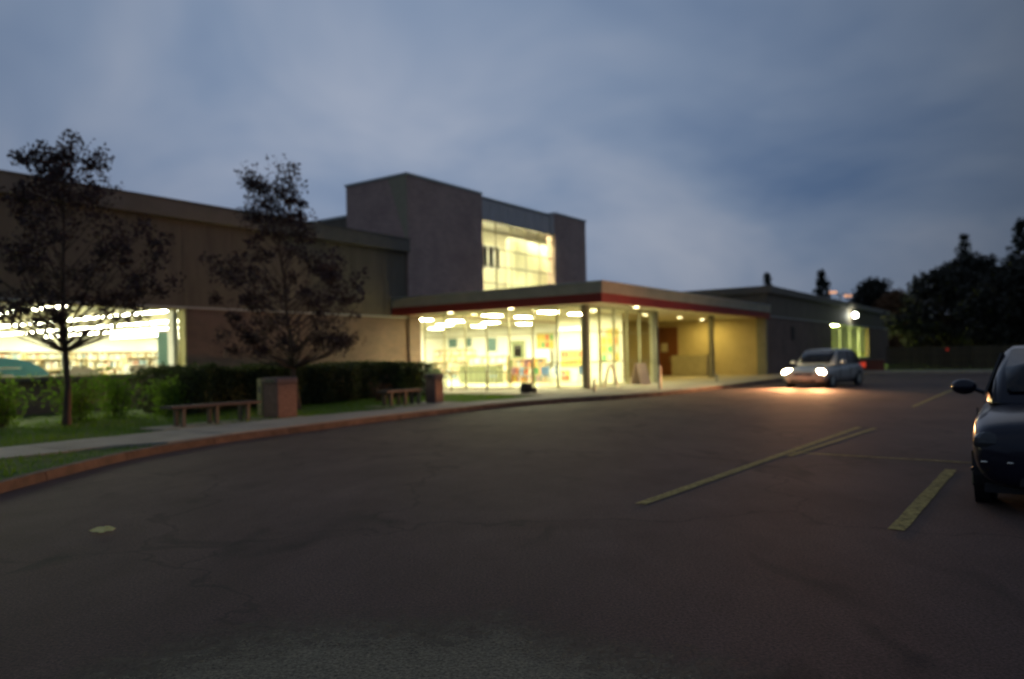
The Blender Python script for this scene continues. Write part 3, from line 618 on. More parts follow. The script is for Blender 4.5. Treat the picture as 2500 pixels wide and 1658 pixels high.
struct(leaf_mesh(pts, .055, rg, .3).build('foliage', LEAFH, hg), 'stuff'); struct(st.build('stems', BARK, hg), 'stuff')
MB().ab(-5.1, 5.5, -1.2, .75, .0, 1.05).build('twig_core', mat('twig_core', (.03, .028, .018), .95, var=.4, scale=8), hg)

# far trees
broad = lambda t: math.sqrt(max(0, 1 - (2 * t - .9) ** 2 * .82))
cone = lambda t: max(.04, (1 - t) ** .85)
FT = [('broad', 35.5, 63, 7.6, 4.2, 'broad dark tree beside the far wing end'), ('broad', 39.5, 66, 8.9, 4.6, 'broad dark tree behind the fence, second from the building'), ('broad', 36.6, 55, 7.0, 3.9, 'lower dark tree close behind the middle of the fence'),
      ('broad', 43.0, 62, 8.8, 4.6, 'big dark tree behind the parked dark car'), ('broad', 48.5, 62, 9.0, 4.8, 'big dark tree at the outer edge past the parked dark car'), ('broad', 43.6, 92, 9.5, 3.8, 'dark tree rising over the far wing roof end'),
      ('broad', 41, 50, 6.4, 3.8, 'low wide dark tree right behind the fence by the dark car'),
      ('cone', 45.0, 76, 12.6, 3.2, 'tall dark conifer spire between the two broad trees'), ('cone', 46.6, 70, 12.8, 3.8, 'tall dark conifer at the outer edge of the trees'), ('cone', 36.5, 90, 10.9, 2.9, 'single conifer top showing over the far wing roof'),
      ('cone', 30.1, 90, 10.4, 2.2, 'thin treetop over the corner of the far wing roof'), ('broad', 43.6, 87, 7.6, 2.6, 'orange-lit tree past the end of far wing')]
for k, (kind, x, y, h, r_, lab) in enumerate(FT):
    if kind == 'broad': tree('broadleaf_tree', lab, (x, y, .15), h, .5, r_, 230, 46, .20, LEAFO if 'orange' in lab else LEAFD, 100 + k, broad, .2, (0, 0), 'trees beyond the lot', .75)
    else: tree('conifer_tree', lab, (x, y, .15), h, .9, r_, 150, 40, .13, LEAFC, 100 + k, cone, .16, (0, 0), 'trees beyond the lot', .42)
# fence
fn = bthing('board_fence', 'brown board fence along the far verge under dark trees', 'fence', 31.0, 15.9, .1)
pm = None; bmh = None
for k in range(14):
    q = MB().ab(-.05, .05, -.05, .05, 0, 1.65).build('post', FENCE, fn) if pm is None else pm.copy()
    if pm is None: pm = q
    else: COL.objects.link(q); q.parent = fn
    q.location = (0, -k * 2.4, 0)
    for j in range(9):
        if k == 13: break
        q = MB().ab(-.012, .012, 0, .235, .06, 1.56).build('board', FENCE, fn) if bmh is None else bmh.copy()
        if bmh is None: bmh = q
        else: COL.objects.link(q); q.parent = fn
        q.location = (rnd.uniform(-.01, .01), -(k * 2.4 + .09 + j * .25), rnd.uniform(-.02, .02))
for b, lab in ((19.5, 'dim red marker light on fence nearer the building'), (24.6, 'dim red marker light on fence nearer the dark car')):
    d = bthing('marker_light', lab, 'marker light', 30.93, b, 1.45, 'red markers on the fence'); MB().ab(-.06, .0, -.1, .1, -.1, .1).build('housing', BLACKP, d); MB().tube((-.06, 0, 0), (-.075, 0, 0), .08, .08, 12).build('lens', REDDIM, d)
# sodium street lamp far away
d = thing('street_lamp', 'far street lamp with two dull orange heads over the wing roof', 'street lamp', (43.3, 101, 0), 0)
MB().tube((0, 0, -.1), (0, 0, 9), .11, .07, 8).build('pole', METAL, d)
for s in (-1, 1):
    MB().path([(0, 0, 8.7), (s * .5, 0, 9.15), (s * 1.0, 0, 9.1 - .2 * s)], .05, 6).build('arm', METAL, d); MB().box(s * 1.0 - .45, s * 1.0 + .45, -.35, .05, 8.85 - .25 * s, 9.12 - .25 * s).build('lamp_head', SODIUM, d)

# ================================================================== STREET FURNITURE
def bin_(label, a, b, sx, sy, h):
    d = bthing('waste_bin', label, 'waste bin', a, b, .14)
    MB().ab(-sx / 2, sx / 2, -sy / 2, sy / 2, 0, h - .16).build('body', mat('bin_aggregate', (.20, .13, .105), .9, var=.35, scale=14, bump=.5, bscale=60), d, .02)
    MB().ab(-sx / 2 - .02, sx / 2 + .02, -sy / 2 - .02, sy / 2 + .02, h - .155, h).build('lid', mat('bin_lid', (.17, .12, .11), .7, var=.2, scale=8), d, .03)
    MB().ab(-sx / 2 - .028, -sx / 2 - .021, -sy / 2 + .1, sy / 2 - .1, h - .12, h - .04).build('opening', BLACKP, d); return d
d = bin_('tall square concrete waste bin with one orange-lit side by near bench', -14.25, 9.35, .60, .56, 1.0)
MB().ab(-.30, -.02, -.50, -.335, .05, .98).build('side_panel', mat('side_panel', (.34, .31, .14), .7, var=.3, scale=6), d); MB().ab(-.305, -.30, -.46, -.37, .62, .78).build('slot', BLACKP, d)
bin_('dark square waste bin at the end of the far bench', -8.05, 9.05, .4, .42, .9)
def bench(label, a, b, ln):
    d = bthing('bench', label, 'bench', a, b, .14, 'backless benches by the sidewalk')
    for k in range(3): MB().ab(-ln / 2, ln / 2, -.23 + k * .16, -.23 + k * .16 + .14, .40, .46).build('slat', mat('bench_wood', (.085, .065, .058), .75, var=.3, scale=5, stretch=(.4, 4, 4)), d, .008)
    for s in (-.36, 0, .36):
        q = MB().ab(s * ln - .035, s * ln + .035, -.19, -.08, 0, .4).ab(s * ln - .035, s * ln + .035, .08, .19, 0, .4).ab(s * ln - .035, s * ln + .035, -.2, .2, .34, .398).build('leg', mat('bench_leg', (.15, .135, .10), .8, var=.2), d)
    return d
bench('long backless slatted bench on concrete pad beside the tall bin', -16.1, 9.3, 2.3)
bench('short backless slatted bench beside the dark bin', -9.3, 8.8, 1.7)
for (a0, a1, b0, b1) in ((-17.5, -13.7, 8.7, 9.65), (-10.4, -7.5, 8.3, 9.75)):
    struct(MB().ab(a0, a1, b0, b1, .05, .134).build('bench_pad', CONC, loc=(OX, OY, 0), rz=ROT))
# handrail before the glazing
d = bthing('handrail', 'low metal handrail of thin bars before the lobby glazing', 'railing', -1.9, 4.2, .146)
def bar(mb, b0, b1, z): return mb.tube((0, -b0, z), (0, -b1, z), .022, n=8)
RAIL = mat('rail_paint', (.09, .085, .06), .5, metal=.3)
bar(MB(), -3.2, 4.1, .82).build('top_rail', RAIL, d); bar(MB(), -3.2, 4.1, .12).build('bottom_rail', RAIL, d)
for k in range(5): MB().tube((0, 3.2 - k * 1.825, 0), (0, 3.2 - k * 1.825, .84), .025, n=8).build('post', RAIL, d)
for k in range(28):
    if (k + 1) % 7: MB().tube((0, 3.2 - (k + 1) * .2607, .12), (0, 3.2 - (k + 1) * .2607, .82), .009, n=6).build('baluster', RAIL, d)
# hand truck
d = bthing('hand_truck', 'upright black hand truck with loop handle and box, standing before lobby glass', 'hand truck', -2.2, 8.75, .146, None, R(-20))
MB().path([(0, -.17, .1), (0, -.17, 1.1), (0, -.1, 1.28), (0, .1, 1.28), (0, .17, 1.1), (0, .17, .1)], .02).build('frame', BLACKP, d)
for z in (.35, .65, .95): MB().tube((0, -.17, z), (0, .17, z), .014).build('crossbar', BLACKP, d)
MB().box(-.02, -.30, -.2, .2, .02, .04).build('toe_plate', BLACKP, d); MB().box(-.28, -.03, -.19, .19, .042, .38).build('box', mat('black_box', (.02, .018, .018), .8), d, .01)
for s in (-1, 1): MB().tube((.05, s * .2, .11), (.05, s * .26, .11), .11, .11, 16).build('wheel', RUBBER, d)
# concrete block in the porch
d = bthing('planter_box', 'pale square concrete planter in front of porch wall', 'planter', 19.2, 6.7, .147)
MB().ab(-.6, .6, -1.15, 1.15, 0, 1.27).build('box', mat('planter_conc', (.42, .38, .25), .85, var=.15, scale=2, bump=.2), d, .03); MB().ab(-.52, .52, -1.07, 1.07, 1.27, 1.28).build('soil', LAWNM, d)
# made-up boards standing in for headlamp glow on the entrance glass
for a, b, t, h, lab in ((2.55, 9.75, R(20), 1.0, 'narrow made-up board for headlamp glow by the corner column'), (5.2, 9.85, R(-8), 1.0, 'wide made-up board for headlamp glow before the front glazing')):
    wd = .45 if 'narrow' in lab else .75
    d = bthing('headlamp_glow_board', lab, 'glow board', a, b, .147, 'boards by the entrance', t)
    for s in (-1, 1):
        mb = MB(); y0, y1 = s * .30, s * .04
        mb.add([(-wd / 2, y0 - .015, .02), (wd / 2, y0 - .015, .02), (wd / 2, y0 + .015, .02), (-wd / 2, y0 + .015, .02), (-wd / 2, y1 - .015, h), (wd / 2, y1 - .015, h), (wd / 2, y1 + .015, h), (-wd / 2, y1 + .015, h)], [(0, 3, 2, 1), (4, 5, 6, 7), (0, 1, 5, 4), (1, 2, 6, 5), (2, 3, 7, 6), (3, 0, 4, 7)])
        mb.build('board', mat('board_pale', (.66, .52, .42), .6, var=.1, scale=3), d)
    MB().tube((-wd / 2 - .01, 0, h - .03), (wd / 2 + .01, 0, h - .03), .018).build('hinge', STEEL, d)
# bollards at the kerb
for k, (a, b) in enumerate(((-1.0, 10.9), (1.2, 12.6), (9.0, 12.0))):
    d = bthing('bollard', ['short bollard at the pavement in front of corner column', 'pale slim bollard by the kerb before the middle column', 'tiny dark bollard at the kerb before the porch'][k], 'bollard', a, b, .147, 'bollards along the entrance kerb')
    h = (.45, .9, .35)[k]
    MB().tube((0, 0, 0), (0, 0, h), .06, .06, 14).build('post', STEEL, d); MB().tube((0, 0, h), (0, 0, h + .05), .06, .03, 14).build('cap', STEEL, d)
# crumpled paper on the asphalt
bm = bmesh.new(); bmesh.ops.create_grid(bm, x_segments=9, y_segments=7, size=.5)
for v in bm.verts:
    q_ = math.sqrt(max(0, 1 - (2 * v.co.x) ** 2)); v.co.x *= .20; v.co.y *= .10 * q_ + .004; v.co.z = .012 + .035 * max(0, .5 + v.co.y * 9) + .012 * abs(math.sin(v.co.x * 37) * math.cos(v.co.y * 29 + 1)) + rnd.uniform(0, .006); v.co.x += rnd.uniform(-.008, .008); v.co.y += rnd.uniform(-.008, .008)
mesh = bpy.data.meshes.new('paper_scrap'); bm.to_mesh(mesh); bm.free(); mesh.materials.append(mat('paper', (.85, .72, .26), .7))
o = bpy.data.objects.new('paper_scrap', mesh); COL.objects.link(o); o.location = (-3.71, 6.9, 0); o.rotation_euler[2] = .3; so = o.modifiers.new('thick', 'SOLIDIFY'); so.thickness = .002
tag(o, 'crumpled pale yellow paper scrap lying alone on the asphalt', 'paper')

# ================================================================== INTERIOR THINGS
BC = [mat('book_%d' % i, c, .7) for i, c in enumerate([(.45, .10, .05), (.08, .20, .32), (.50, .36, .06), (.10, .28, .12), (.55, .50, .40), (.30, .12, .20), (.60, .25, .06)])]
BCP = [mat('pale_book_%d' % i, c, .7) for i, c in enumerate([(.72, .70, .60), (.60, .62, .56), (.55, .45, .28), (.35, .45, .48), (.75, .72, .64), (.50, .30, .22), (.66, .60, .40)])]
def bookcase(label, a, b, ln, h, seed, face='b', z=.16, group='bookcases', BC=None):
    BC = BC or BCP
    """shelves open towards +b (face b) or towards -a (face a)."""
    rg_ = random.Random(seed); d = bthing('bookcase', label, 'bookcase', a, b, z, group, 0 if face == 'b' else R(-90)); n = max(2, int(h / .38))
    sh = mat('shelf_wood', (.50, .40, .22), .6, var=.1)
    MB().ab(-ln / 2, ln / 2, -.2, -.17, 0, h).build('back', sh, d)
    for s in (-1, 1): MB().ab(s * ln / 2 - .02, s * ln / 2 + .02, -.17, .16, 0, h).build('side', sh, d)
    for k in range(n + 1): MB().ab(-ln / 2 + .02, ln / 2 - .02, -.17, .15, k * (h - .03) / n, k * (h - .03) / n + .03).build('shelf', sh, d)
    mbs = [MB() for _ in BC]
    for k in range(n):
        x = -ln / 2 + .05; z0 = k * (h - .03) / n + .03
        while x < ln / 2 - .1:
            t = rg_.uniform(.04, .11); hh = (h / n - .05) * rg_.uniform(.6, .95)
            if rg_.random() < .85: mbs[rg_.randrange(len(BC))].ab(x, x + t - .004, -.15, rg_.uniform(.05, .13), z0, z0 + hh)
            x += t
    for q, mt_ in zip(mbs, BC):
        if q.v: struct(q.build('books', mt_, d), 'stuff')
    return d
# wing room
for k, (a, b, h) in enumerate(((-16.5, -7.5, 1.5), (-12.0, -8.5, 1.7), (-8.0, -6.5, 1.7), (-13.5, -5.0, 1.25), (-4.2, -8.5, 1.9))):
    bookcase(['low bookcase in mid room behind the tree at wing window', 'taller bookcase farther back in the wing room', 'bookcase near the end wall of the wing room', 'lowest bookcase nearest the wing window', 'tall bookcase in the back corner of the wing room'][k], a, b, 3.4, h, 60 + k)
for k, (a, b, h, ln) in enumerate(((-14, -13, 2.1, 6), (-7, -15, 2.1, 6), (-3, -20, 2.2, 6), (3.5, -23, 2.2, 6), (-10, -20, 2.1, 6), (8, -28, 2.3, 6))):
    bookcase(['long bookcase before the second tube light', 'long bookcase in the middle of the deep room', 'long bookcase past the middle of the deep room', 'long bookcase behind the hall side of the deep room', 'long bookcase at the left back of the deep room', 'long bookcase at the very back wall'][k], a, b, ln, h, 90 + k)
d = bthing('display_booth', 'round-topped teal display booth inside the wing window', 'booth', -15.9, -3.4, .12)
mb = MB(); prof = [(-1.7, 0)] + [(1.7 * math.cos(math.pi - math.pi * i / 14) , 1.0 + .75 * math.sin(math.pi * i / 14)) for i in range(15)] + [(1.7, 0)]
mb.add([(x, -.5, z) for x, z in prof] + [(x, .5, z) for x, z in prof], [tuple(range(len(prof))), tuple(range(2 * len(prof) - 1, len(prof) - 1, -1))] + [(i, i + len(prof), (i + 1) % len(prof) + len(prof), (i + 1) % len(prof)) for i in range(len(prof))])
mb.build('shell', TEAL, d); MB().ab(-1.3, 1.3, .5, .53, .2, 1.1).build('front_panel', WALLW, d)
d = bthing('teal_banner', 'narrow teal banner hanging at the end of the wing window', 'banner', -10.75, -1.6, 1.0); MB().ab(-.32, .32, -.01, .01, 0, 1.7).build('cloth', mat('banner_teal', (.22, .45, .46), .8), d); MB().tube((-.36, 0, 1.72), (.36, 0, 1.72), .02).build('rod', STEEL, d)
for k, a in enumerate((-19.5, -16.6, -13.9, -11.9)):
    d = bthing('reading_table', ['white reading table at the near end of the wing window', 'white reading table before the teal booth', 'white reading table past the booth', 'white reading table by the inner jamb'][k], 'table', a, -1.7, .12, 'white tables behind the wing window')
    MB().ab(-.9, .9, -.4, .4, .95, 1.0).build('table_top', WALLW, d, .01)
    for sx in (-.8, .8):
        for sy in (-.32, .32): MB().ab(sx - .025, sx + .025, sy - .025, sy + .025, 0, .95).build('leg', STEEL, d)
    d = bthing('paper_stack', ['stack of white papers on the first table', 'stack of white papers before the booth', 'stack of white papers on the third table', 'stack of white papers by the jamb'][k], 'papers', a + .2, -1.6, 1.12, 'papers on the tables')
    q = MB()
    for j in range(7): q.ab(-.6 + rnd.uniform(0, .1), -.1 + rnd.uniform(0, .9), -.2, .2, j * .06, j * .06 + .055)
    q.build('sheets', mat('white_paper', (.85, .84, .78), .8), d)
# lobby
def poster_grid(label, a, b0, b1, z0, z1, nx, nz, cols, seed):
    rg_ = random.Random(seed); d = bthing('poster_board', label, 'notice board', a, (b0 + b1) / 2, z0, 'notice boards in the lobby'); wd = b1 - b0; h = z1 - z0
    MB().ab(-.03, 0, -wd / 2, wd / 2, 0, h).build('backing', mat('cork', (.50, .42, .18), .9), d)
    for i in range(nx):
        for j in range(nz):
            MB().ab(-.04, -.031, -wd / 2 + (i + .12) * wd / nx, -wd / 2 + (i + .88) * wd / nx, (j + .12) * h / nz, (j + .88) * h / nz).build('poster', BC[rg_.choice(cols)], d)
poster_grid('large notice board of orange and red sheets on lobby side wall', 8.31, 3.75, 5.3, .95, 1.85, 6, 2, [0, 2, 6, 6], 1)
poster_grid('small notice board of orange sheets low on lobby side wall', 8.31, 3.75, 4.3, .25, .8, 2, 2, [0, 2, 6], 2)
poster_grid('notice board of yellow, red and green sheets on hall end wall', 15.98, -2.8, -1.45, 2.05, 3.05, 4, 2, [0, 2, 3, 2], 3)
poster_grid('tall notice board of yellow and green sheets seen through front glazing', 8.31, 6.2, 7.2, 1.2, 2.9, 3, 4, [2, 3, 2, 4, 6], 4)
for k, (b, w_, z, h, lab) in enumerate(((-9.95, .85, 2.3, .7, 'dark framed picture in the far corner of the hall'), (-8.5, .6, 2.3, .7, 'dark framed picture next to the far corner one'), (-6.5, .9, 1.95, 1.0, 'taller dark framed picture on hall end wall'))):
    d = bthing('wall_picture', lab, 'picture', 15.98, b, z, 'pictures on the hall wall'); MB().ab(-.05, 0, -w_ / 2, w_ / 2, 0, h).build('frame', ALU, d); MB().ab(-.06, -.051, -w_ / 2 + .06, w_ / 2 - .06, .06, h - .06).build('canvas', mat('dark_canvas', (.07, .14, .15), .6, var=.5, scale=5), d)
d = bthing('hall_door', 'greenish door with glass light on the hall end wall', 'door', 15.97, -4.3, .16); MB().ab(-.05, 0, -.55, .55, 0, 2.5).build('leaf', mat('door_green', (.22, .25, .14), .6), d); MB().ab(-.06, -.051, -.3, .3, 1.4, 2.2).build('glass', CARGL, d); MB().ab(-.12, -.06, .4, .45, .95, 1.15).build('handle', CHROME, d)
d = bthing('front_desk', 'greenish panelled front desk in the middle of the lobby', 'desk', 7.0, -.6, .16)
MB().ab(-.3, .3, -1.3, 1.3, 0, .95).build('desk_body', mat('desk_green', (.22, .24, .14), .6, var=.1), d, .01); MB().ab(-.4, .4, -1.4, 1.4, .95, 1.0).build('desk_top', mat('desk_top', (.6, .55, .38), .4), d)
for k in range(5): MB().ab(-.32, -.301, -1.2 + k * .5, -1.2 + k * .5 + .42, .1, .85).build('panel', mat('desk_panel', (.17, .19, .11), .6), d)
bookcase('low bookcase across the hall behind the front desk', 11.5, -3.5, 3.0, 1.5, 71, 'a')
bookcase('tall bookcase in the depth of the hall', 12.8, -7.2, 3.4, 2.0, 72, 'a')
bookcase('bookcase close behind the lobby glazing corner', 7.9, 1.8, 2.4, 1.3, 73, 'a', BC=BC)
def chair(label, a, b, rz):
    d = bthing('chair', label, 'chair', a, b, .16, 'lobby chairs', rz); cm = mat('chair_shell', (.12, .20, .34), .5); 
    MB().box(-.22, .22, -.22, .22, .43, .47).build('seat', cm, d, .015); MB().box(-.22, .22, .19, .23, .5, .9).build('backrest', cm, d, .015)
    for sx in (-.19, .19):
        for sy in (-.19, .19): MB().tube((sx, sy, 0), (sx, sy, .43 if sy < 0 else .62), .013, n=6).build('leg', STEEL, d)
for k, (a, b, r_, lab) in enumerate(((4.2, 2.2, .4, 'blue chair behind the glazing nearest the brick wing'), (4.6, 4.0, 1.0, 'blue chair behind the middle of the lobby glazing'), (4.0, 5.6, -.6, 'blue chair beside the round-legged table'), (5.6, 6.6, 2.2, 'blue chair nearest the lobby corner column'), (6.2, 5.0, .1, 'blue chair turned to the notice board'))): chair(lab, a, b, r_)
d = bthing('lobby_table', 'small round white table among the lobby chairs', 'table', 5.0, 5.1, .16); MB().tube((0, 0, .70), (0, 0, .73), .5, .5, 28).build('table_top', WALLW, d); MB().tube((0, 0, .02), (0, 0, .70), .04).build('stem', STEEL, d); MB().tube((0, 0, 0), (0, 0, .02), .28, .26, 20).build('base', STEEL, d)
d = bthing('display_stand', 'white display stand with a lit face in the lobby', 'display', 15.6, -2.3, .16, None); MB().ab(-.05, .05, -.8, .8, .9, 1.9).build('face', WALLW, d); MB().ab(-.04, .04, -.7, -.6, 0, .9).ab(-.04, .04, .6, .7, 0, .9).build('feet', STEEL, d)
# upper hall of the tower: curtain and dark inner windows
d = bthing('curtain', 'pale pleated curtain behind the tall tower window', 'curtain', 13.15, -1.2, 4.3)
pts_ = []; n = 96
for k in range(n + 1): pts_.append((-2.65 + 5.3 * k / n, .09 * math.sin(k * .95) + .03 * math.sin(k * .37)))
mb = MB(); mb.add([(x, y, .02) for x, y in pts_] + [(x, y * .7, 4.3) for x, y in pts_], [(k, k + 1, n + 2 + k, n + 1 + k) for k in range(n)])
cu = bpy.data.materials.new('curtain_cloth'); cu.use_nodes = True; cb_ = cu.node_tree.nodes['Principled BSDF']; cb_.inputs['Base Color'].default_value = (.80, .76, .52, 1); cb_.inputs['Roughness'].default_value = .9
mb.build('cloth', cu, d, smooth=True); MB().tube((-2.8, 0, 4.32), (2.8, 0, 4.32), .025).build('rod', STEEL, d)
for k in range(3):
    d = bthing('inner_window', ['dark inner window in tower, next to the brick', 'dark inner window in tower, middle of the three', 'dark inner window in tower, next to the curtain'][k], 'window', 11.45 + k * .63, -3.58, 7.1, 'dark inner windows in the tower')
    MB().ab(-.30, .30, 0, .05, 0, 1.5).build('frame', WALLW, d); MB().ab(-.23, .23, .051, .06, .08, 1.42).build('pane', CARGL, d)

# ================================================================== CARS
def loft(sections):
    mb = MB(); n = len(sections[0])
    for s in sections: mb.v += s
    for i in range(len(sections) - 1):
        for k in range(n): mb.f.append((i * n + k, i * n + (k + 1) % n, (i + 1) * n + (k + 1) % n, (i + 1) * n + k))
    mb.f.append(tuple(range(n))[::-1]); mb.f.append(tuple(range((len(sections) - 1) * n, len(sections) * n))); return mb
def car(name, label, cat, loc, rz, paint, Lh, Wd, H, lit, belt=.92, hood=.80, rear_slope=.32):
    d = thing(name, label, cat, loc, rz); w2 = Wd / 2; gz = .17
    # x forward; sections front to back: (x, half width, bottom, top-at-side, top-at-centre)
    S = [(Lh, .84, .28, .60, .64), (Lh - .06, .92, .22, hood - .12, hood - .08), (Lh - .22, .96, .20, hood - .06, hood - .01), (Lh - .55, .99, gz, hood, hood + .06), (Lh - 1.2, 1.0, gz, belt - .04, belt + .02), (.3, 1.0, gz, belt, belt + .03),
         (-.6, 1.0, gz, belt + .01, belt + .03), (-Lh + .9, .99, gz, belt + .04, belt + .05), (-Lh + .3, .95, .22, belt + .02, belt + .04), (-Lh + .06, .88, .28, belt - .08, belt - .02), (-Lh, .78, .36, belt - .25, belt - .22)]
    secs = []
    for x, wf, zb, zs, zc in S:
        h = w2 * wf; zm = zb + (zs - zb) * .55
        half = [(0, zb), (h * .55, zb), (h * .93, zb + .05), (h, zm), (h * .985, zs - .07), (h * .90, zs), (h * .5, zs + (zc - zs) * .75), (0, zc)]
        ring = [(x, y, z) for y, z in half] + [(x, -y, z) for y, z in half[-2:0:-1]]
        secs.append(ring)
    o = loft(secs).build('body', paint, d, smooth=True); sb = o.modifiers.new('sub', 'SUBSURF'); sb.levels = 1; sb.render_levels = 2
    # cabin
    xc, xr0, xr1, xt = Lh - 1.15, Lh - 1.95, -Lh + .9 - rear_slope * .3, -Lh + .22
    def ring(x, zb, zt, wb, wt): return [(x, 0, zb), (x, wb, zb), (x, wb, zb + .02), (x, wt + (wb - wt) * .10, zt - .06), (x, wt - .06, zt), (x, 0, zt + .015), (x, -wt + .06, zt), (x, -wt - (wb - wt) * .10, zt - .06), (x, -wb, zb + .02), (x, -wb, zb)]
    wb, wt = w2 * .93, w2 * .74
    zb = belt - .03
    C = [ring(xc, zb, zb + .05, wb * .9, wb * .86), ring((xc + xr0) / 2, zb, (belt + H) / 2 + .02, wb * .97, (wb + wt) / 2 * .97), ring(xr0, zb, H - .04, wb, wt), ring(xr0 - .5, zb, H, wb, wt), ring(xr1 + .4, zb, H - .01, wb, wt), ring(xr1, zb, H - .06, wb, wt * .97), ring((xr1 + xt) / 2, zb, (belt + H) / 2 + .02, wb * .96, (wb + wt) / 2 * .94), ring(xt, zb, zb + .06, wb * .9, wb * .84)]
    o = loft(C).build('cabin', paint, d, smooth=True)
    def pane(nm, quad, thick=.012):
        P = [Vector(p) for p in quad]; nrm = (P[1] - P[0]).cross(P[3] - P[0]).normalized() * thick; mb = MB()
        mb.add([tuple(p + nrm) for p in P] + [tuple(p - nrm) for p in P], [(0, 1, 2, 3), (7, 6, 5, 4), (0, 4, 5, 1), (1, 5, 6, 2), (2, 6, 7, 3), (3, 7, 4, 0)]); return mb.build(nm, CARGL, d)
    zt = H - .075; zl = belt + .045
    def wside(z): return wb + (wt - wb) * .9 * (z - zb - .02) / (H - .08 - zb) + .014
    # windscreen and rear window as bent panels
    for nm, rows_ in (('windscreen', ((xc - .07, zb + .10, wb * .84), ((xc + xr0) / 2, (belt + H) / 2 + .02, (wb + wt) / 2 * .97), (xr0 + .05, H - .065, wt))), ('rear_window', ((xt + .08, zb + .14, wb * .82), ((xr1 + xt) / 2, (belt + H) / 2 + .02, (wb + wt) / 2 * .94), (xr1 - .04, H - .09, wt * .97)))):
        sg = 1 if nm == 'windscreen' else -1; mb = MB(); n = 6; g = []
        for x, z, hw in rows_:
            hw = (hw - .06) * .97
            for k in range(n + 1):
                y = -hw + 2 * hw * k / n; g.append((x + sg * .022, y, z + .028 + .015 * (1 - abs(y) / hw)))
        mb.add(g, [(r_ * (n + 1) + k, r_ * (n + 1) + k + 1, (r_ + 1) * (n + 1) + k + 1, (r_ + 1) * (n + 1) + k) for r_ in range(2) for k in range(n)]); q = mb.build(nm, CARGL, d, smooth=True); so_ = q.modifiers.new('t', 'SOLIDIFY'); so_.thickness = .012; so_.offset = 0
    for s in (1, -1):
        xs = [xc - .28, xr0 - .02, xr0 - .72, xr0 - .80, xr1 + .28, xr1 + .2, xt + .28]
        def sp(x, z): return (x, s * wside(z), z)
        q1 = [sp(xs[0], zl), sp(xs[2], zl), sp(xs[2], zt), sp(xs[1], zt)]; q2 = [sp(xs[3], zl), sp(xs[4], zl), sp(xs[4], zt), sp(xs[3], zt)]; q3 = [sp(xs[4] - .06, zl), sp(xs[6], zl + .02), sp(xs[5] - .0, zt - .02), sp(xs[4] - .06, zt)]
        for q in (q1, q2, q3): pane('side_window', q)
        for xw in (Lh - .82, -Lh + .86):
            MB().tube((xw, s * (w2 - .16), .33), (xw, s * (w2 - .03), .33), .385, .385, 28).build('wheel_arch', BLACKP, d)
            wh = part(d, 'wheel'); MB().tube((xw, s * (w2 - .2), .315), (xw, s * (w2 - .022), .315), .315, .305, 28).build('tyre', RUBBER, wh); MB().tube((xw, s * (w2 - .022), .315), (xw, s * (w2 - .014), .315), .205, .19, 24).build('rim', STEEL if lit else BLACKP, wh)
            for k in range(5):
                an = k * 1.2566; MB().tube((xw, s * (w2 - .014), .315), (xw + .18 * math.cos(an), s * (w2 - .01), .315 + .18 * math.sin(an)), .022, .018, 6).build('spoke', CHROME if lit else BLACKP, wh)
        # mirror
        mr_ = part(d, 'mirror'); mb = MB(); x = xc - .42
        mb.tube((x, s * (wb - .02), zl + .02), (x + .02, s * (wb + .10), zl + .07), .025).build('stalk', paint, mr_)
        bm = bmesh.new(); bmesh.ops.create_uvsphere(bm, u_segments=14, v_segments=9, radius=1); bmesh.ops.scale(bm, vec=(.075, .125, .085), verts=bm.verts); me_ = bpy.data.meshes.new('housing'); bm.to_mesh(me_); bm.free(); me_.materials.append(paint); me_.polygons.foreach_set('use_smooth', [True] * len(me_.polygons)); q = bpy.data.objects.new('housing', me_); COL.objects.link(q); q.parent = mr_; q.location = (x + .02, s * (wb + .19), zl + .09)
        # head lamp: wraps the corner
        bm = bmesh.new(); bmesh.ops.create_uvsphere(bm, u_segments=18, v_segments=10, radius=1); bmesh.ops.scale(bm, vec=(.15, .25, .135), verts=bm.verts); bmesh.ops.rotate(bm, matrix=Matrix.Rotation(s * -.5, 3, 'Z'), verts=bm.verts); me_ = bpy.data.meshes.new('headlamp'); bm.to_mesh(me_); bm.free(); me_.materials.append(LENS if lit else LENSOFF); q = bpy.data.objects.new('headlamp', me_); COL.objects.link(q); q.parent = d; q.location = (Lh - .20, s * w2 * .70, .64)
        if lit:
            for en, sz, bl, pit, flat in ((1000, 150, 1.0, 14, 1.0), (5200, 54, .8, .5, .07)):   # spread light and flat far beam of one lamp
                l = bpy.data.lights.new('headlamp_beam', 'SPOT'); l.energy = en; l.color = (1.0, .44, .17); l.spot_size = R(sz); l.spot_blend = bl; l.shadow_soft_size = .08
                lo = bpy.data.objects.new('headlamp_beam', l); COL.objects.link(lo); lo.parent = d; lo.location = (Lh + .02, s * w2 * .70, .66); lo.rotation_euler = (R(90 - pit), 0, R(-90)); lo.scale = (1, flat, 1)
        # tail lamp
        MB().box(-Lh + .02, -Lh + .24, s * w2 * .80 if s > 0 else -w2 * .965, w2 * .965 if s > 0 else s * w2 * .80, belt - .16, belt + .06).build('tail_lamp', TAILM if lit else mat('tail_off', (.2, .01, .01), .2), d, .02)
        for x in (xr0 - .75, xr0 - 1.62):
            MB().box(x - .1, x + .1, s * (w2 * 1.0) - .012, s * (w2 * 1.0) + .018, belt - .17, belt - .14).build('door_handle', paint, d)
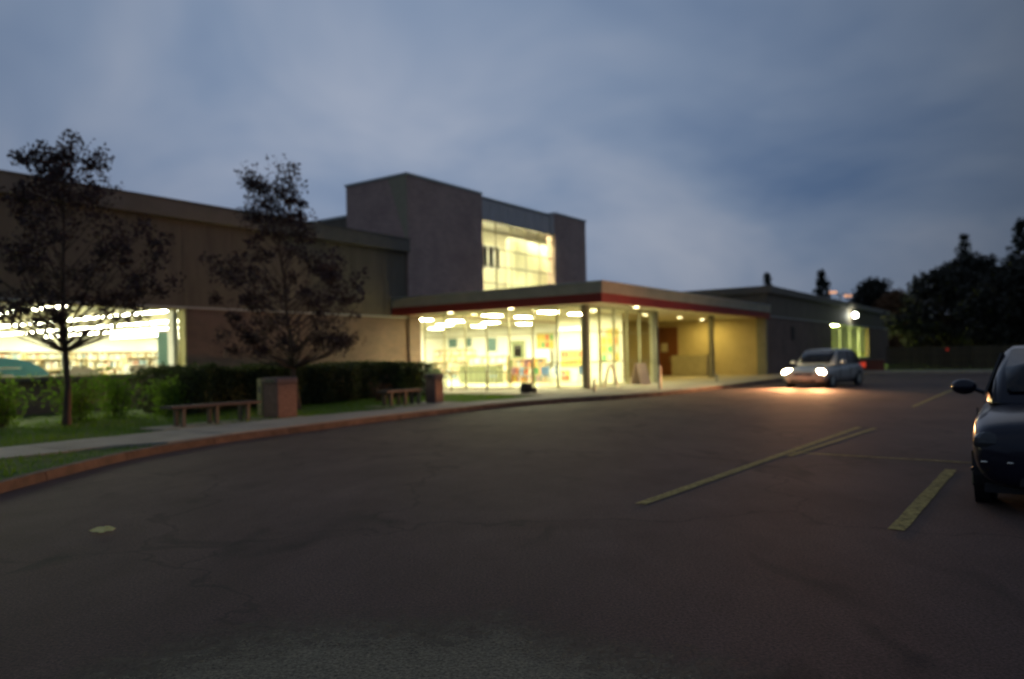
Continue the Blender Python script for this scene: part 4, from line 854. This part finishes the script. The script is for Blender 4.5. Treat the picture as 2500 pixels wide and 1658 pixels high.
        for x in (xc - .42, xr0 - .76, xr1 + .3): MB().box(x - .004, x + .004, s * w2 - .01, s * w2 + .003, .30, belt - .09).build('door_seam', BLACKP, d)
    # front: grille, bumper intake, plate
    MB().box(Lh - .10, Lh - .005, -w2 * .42, w2 * .42, .50, .63).build('grille', BLACKP, d, .02)
    gr = part(d, 'grille_trim')
    for z in (.515, .565, .615): MB().tube((Lh - .004, -w2 * .40, z), (Lh - .004, w2 * .40, z), .012, n=10).build('bar', CHROME, gr)
    if not lit:
        for k in range(9):
            y = w2 * (-.84 + k * .21); bm = bmesh.new(); bmesh.ops.create_uvsphere(bm, u_segments=10, v_segments=6, radius=1); bmesh.ops.scale(bm, vec=(.012, .03, .012), verts=bm.verts); me_ = bpy.data.meshes.new('bumper_glint'); bm.to_mesh(me_); bm.free(); me_.materials.append(CHROME); q = bpy.data.objects.new('bumper_glint', me_); COL.objects.link(q); q.parent = d; q.location = (Lh + .01 - .05 * abs(y / w2) ** 2, y, .47)  # chrome beads added along the bumper, shaped to give glints of lobby light
    MB().box(Lh - .16, Lh - .012, -w2 * .56, w2 * .56, .25, .36).build('air_intake', BLACKP, d, .02)
    MB().box(Lh - .02, Lh + .014, -.16, .16, .385, .475).build('number_plate', mat('plate', (.55, .55, .5), .5), d)
    MB().box(-Lh + .1, Lh - .25, -w2 * .86, w2 * .86, .16, .24).build('underbody', BLACKP, d)
    MB().tube((-Lh + .4, -w2 * .5, .3), (-Lh + .4, w2 * .5, .3), .05).build('axle', BLACKP, d)
    return d
HD = ROT + math.pi
WHITE = mat('car_white', (.46, .47, .43), .3, coat=.6, var=.05)
DARK = mat('car_dark_blue', (.004, .005, .018), .28, coat=.35, spec=.4)
car('hatchback_car', 'pale hatchback car with bright headlamps driving towards the camera', 'car', (13.55, 33.3, .0), HD - R(9), WHITE, 2.3, 1.9, 1.6, True)
cx, cy = 4.12 + .5756 * 2.25 + .8177 * .94, 7.02 + .8177 * 2.25 - .5756 * .94
car('parked_car', 'dark blue car parked nose-on beside the yellow stall line', 'car', (cx, cy, .0), HD, DARK, 2.25, 1.88, 1.52, False, .95, .88)
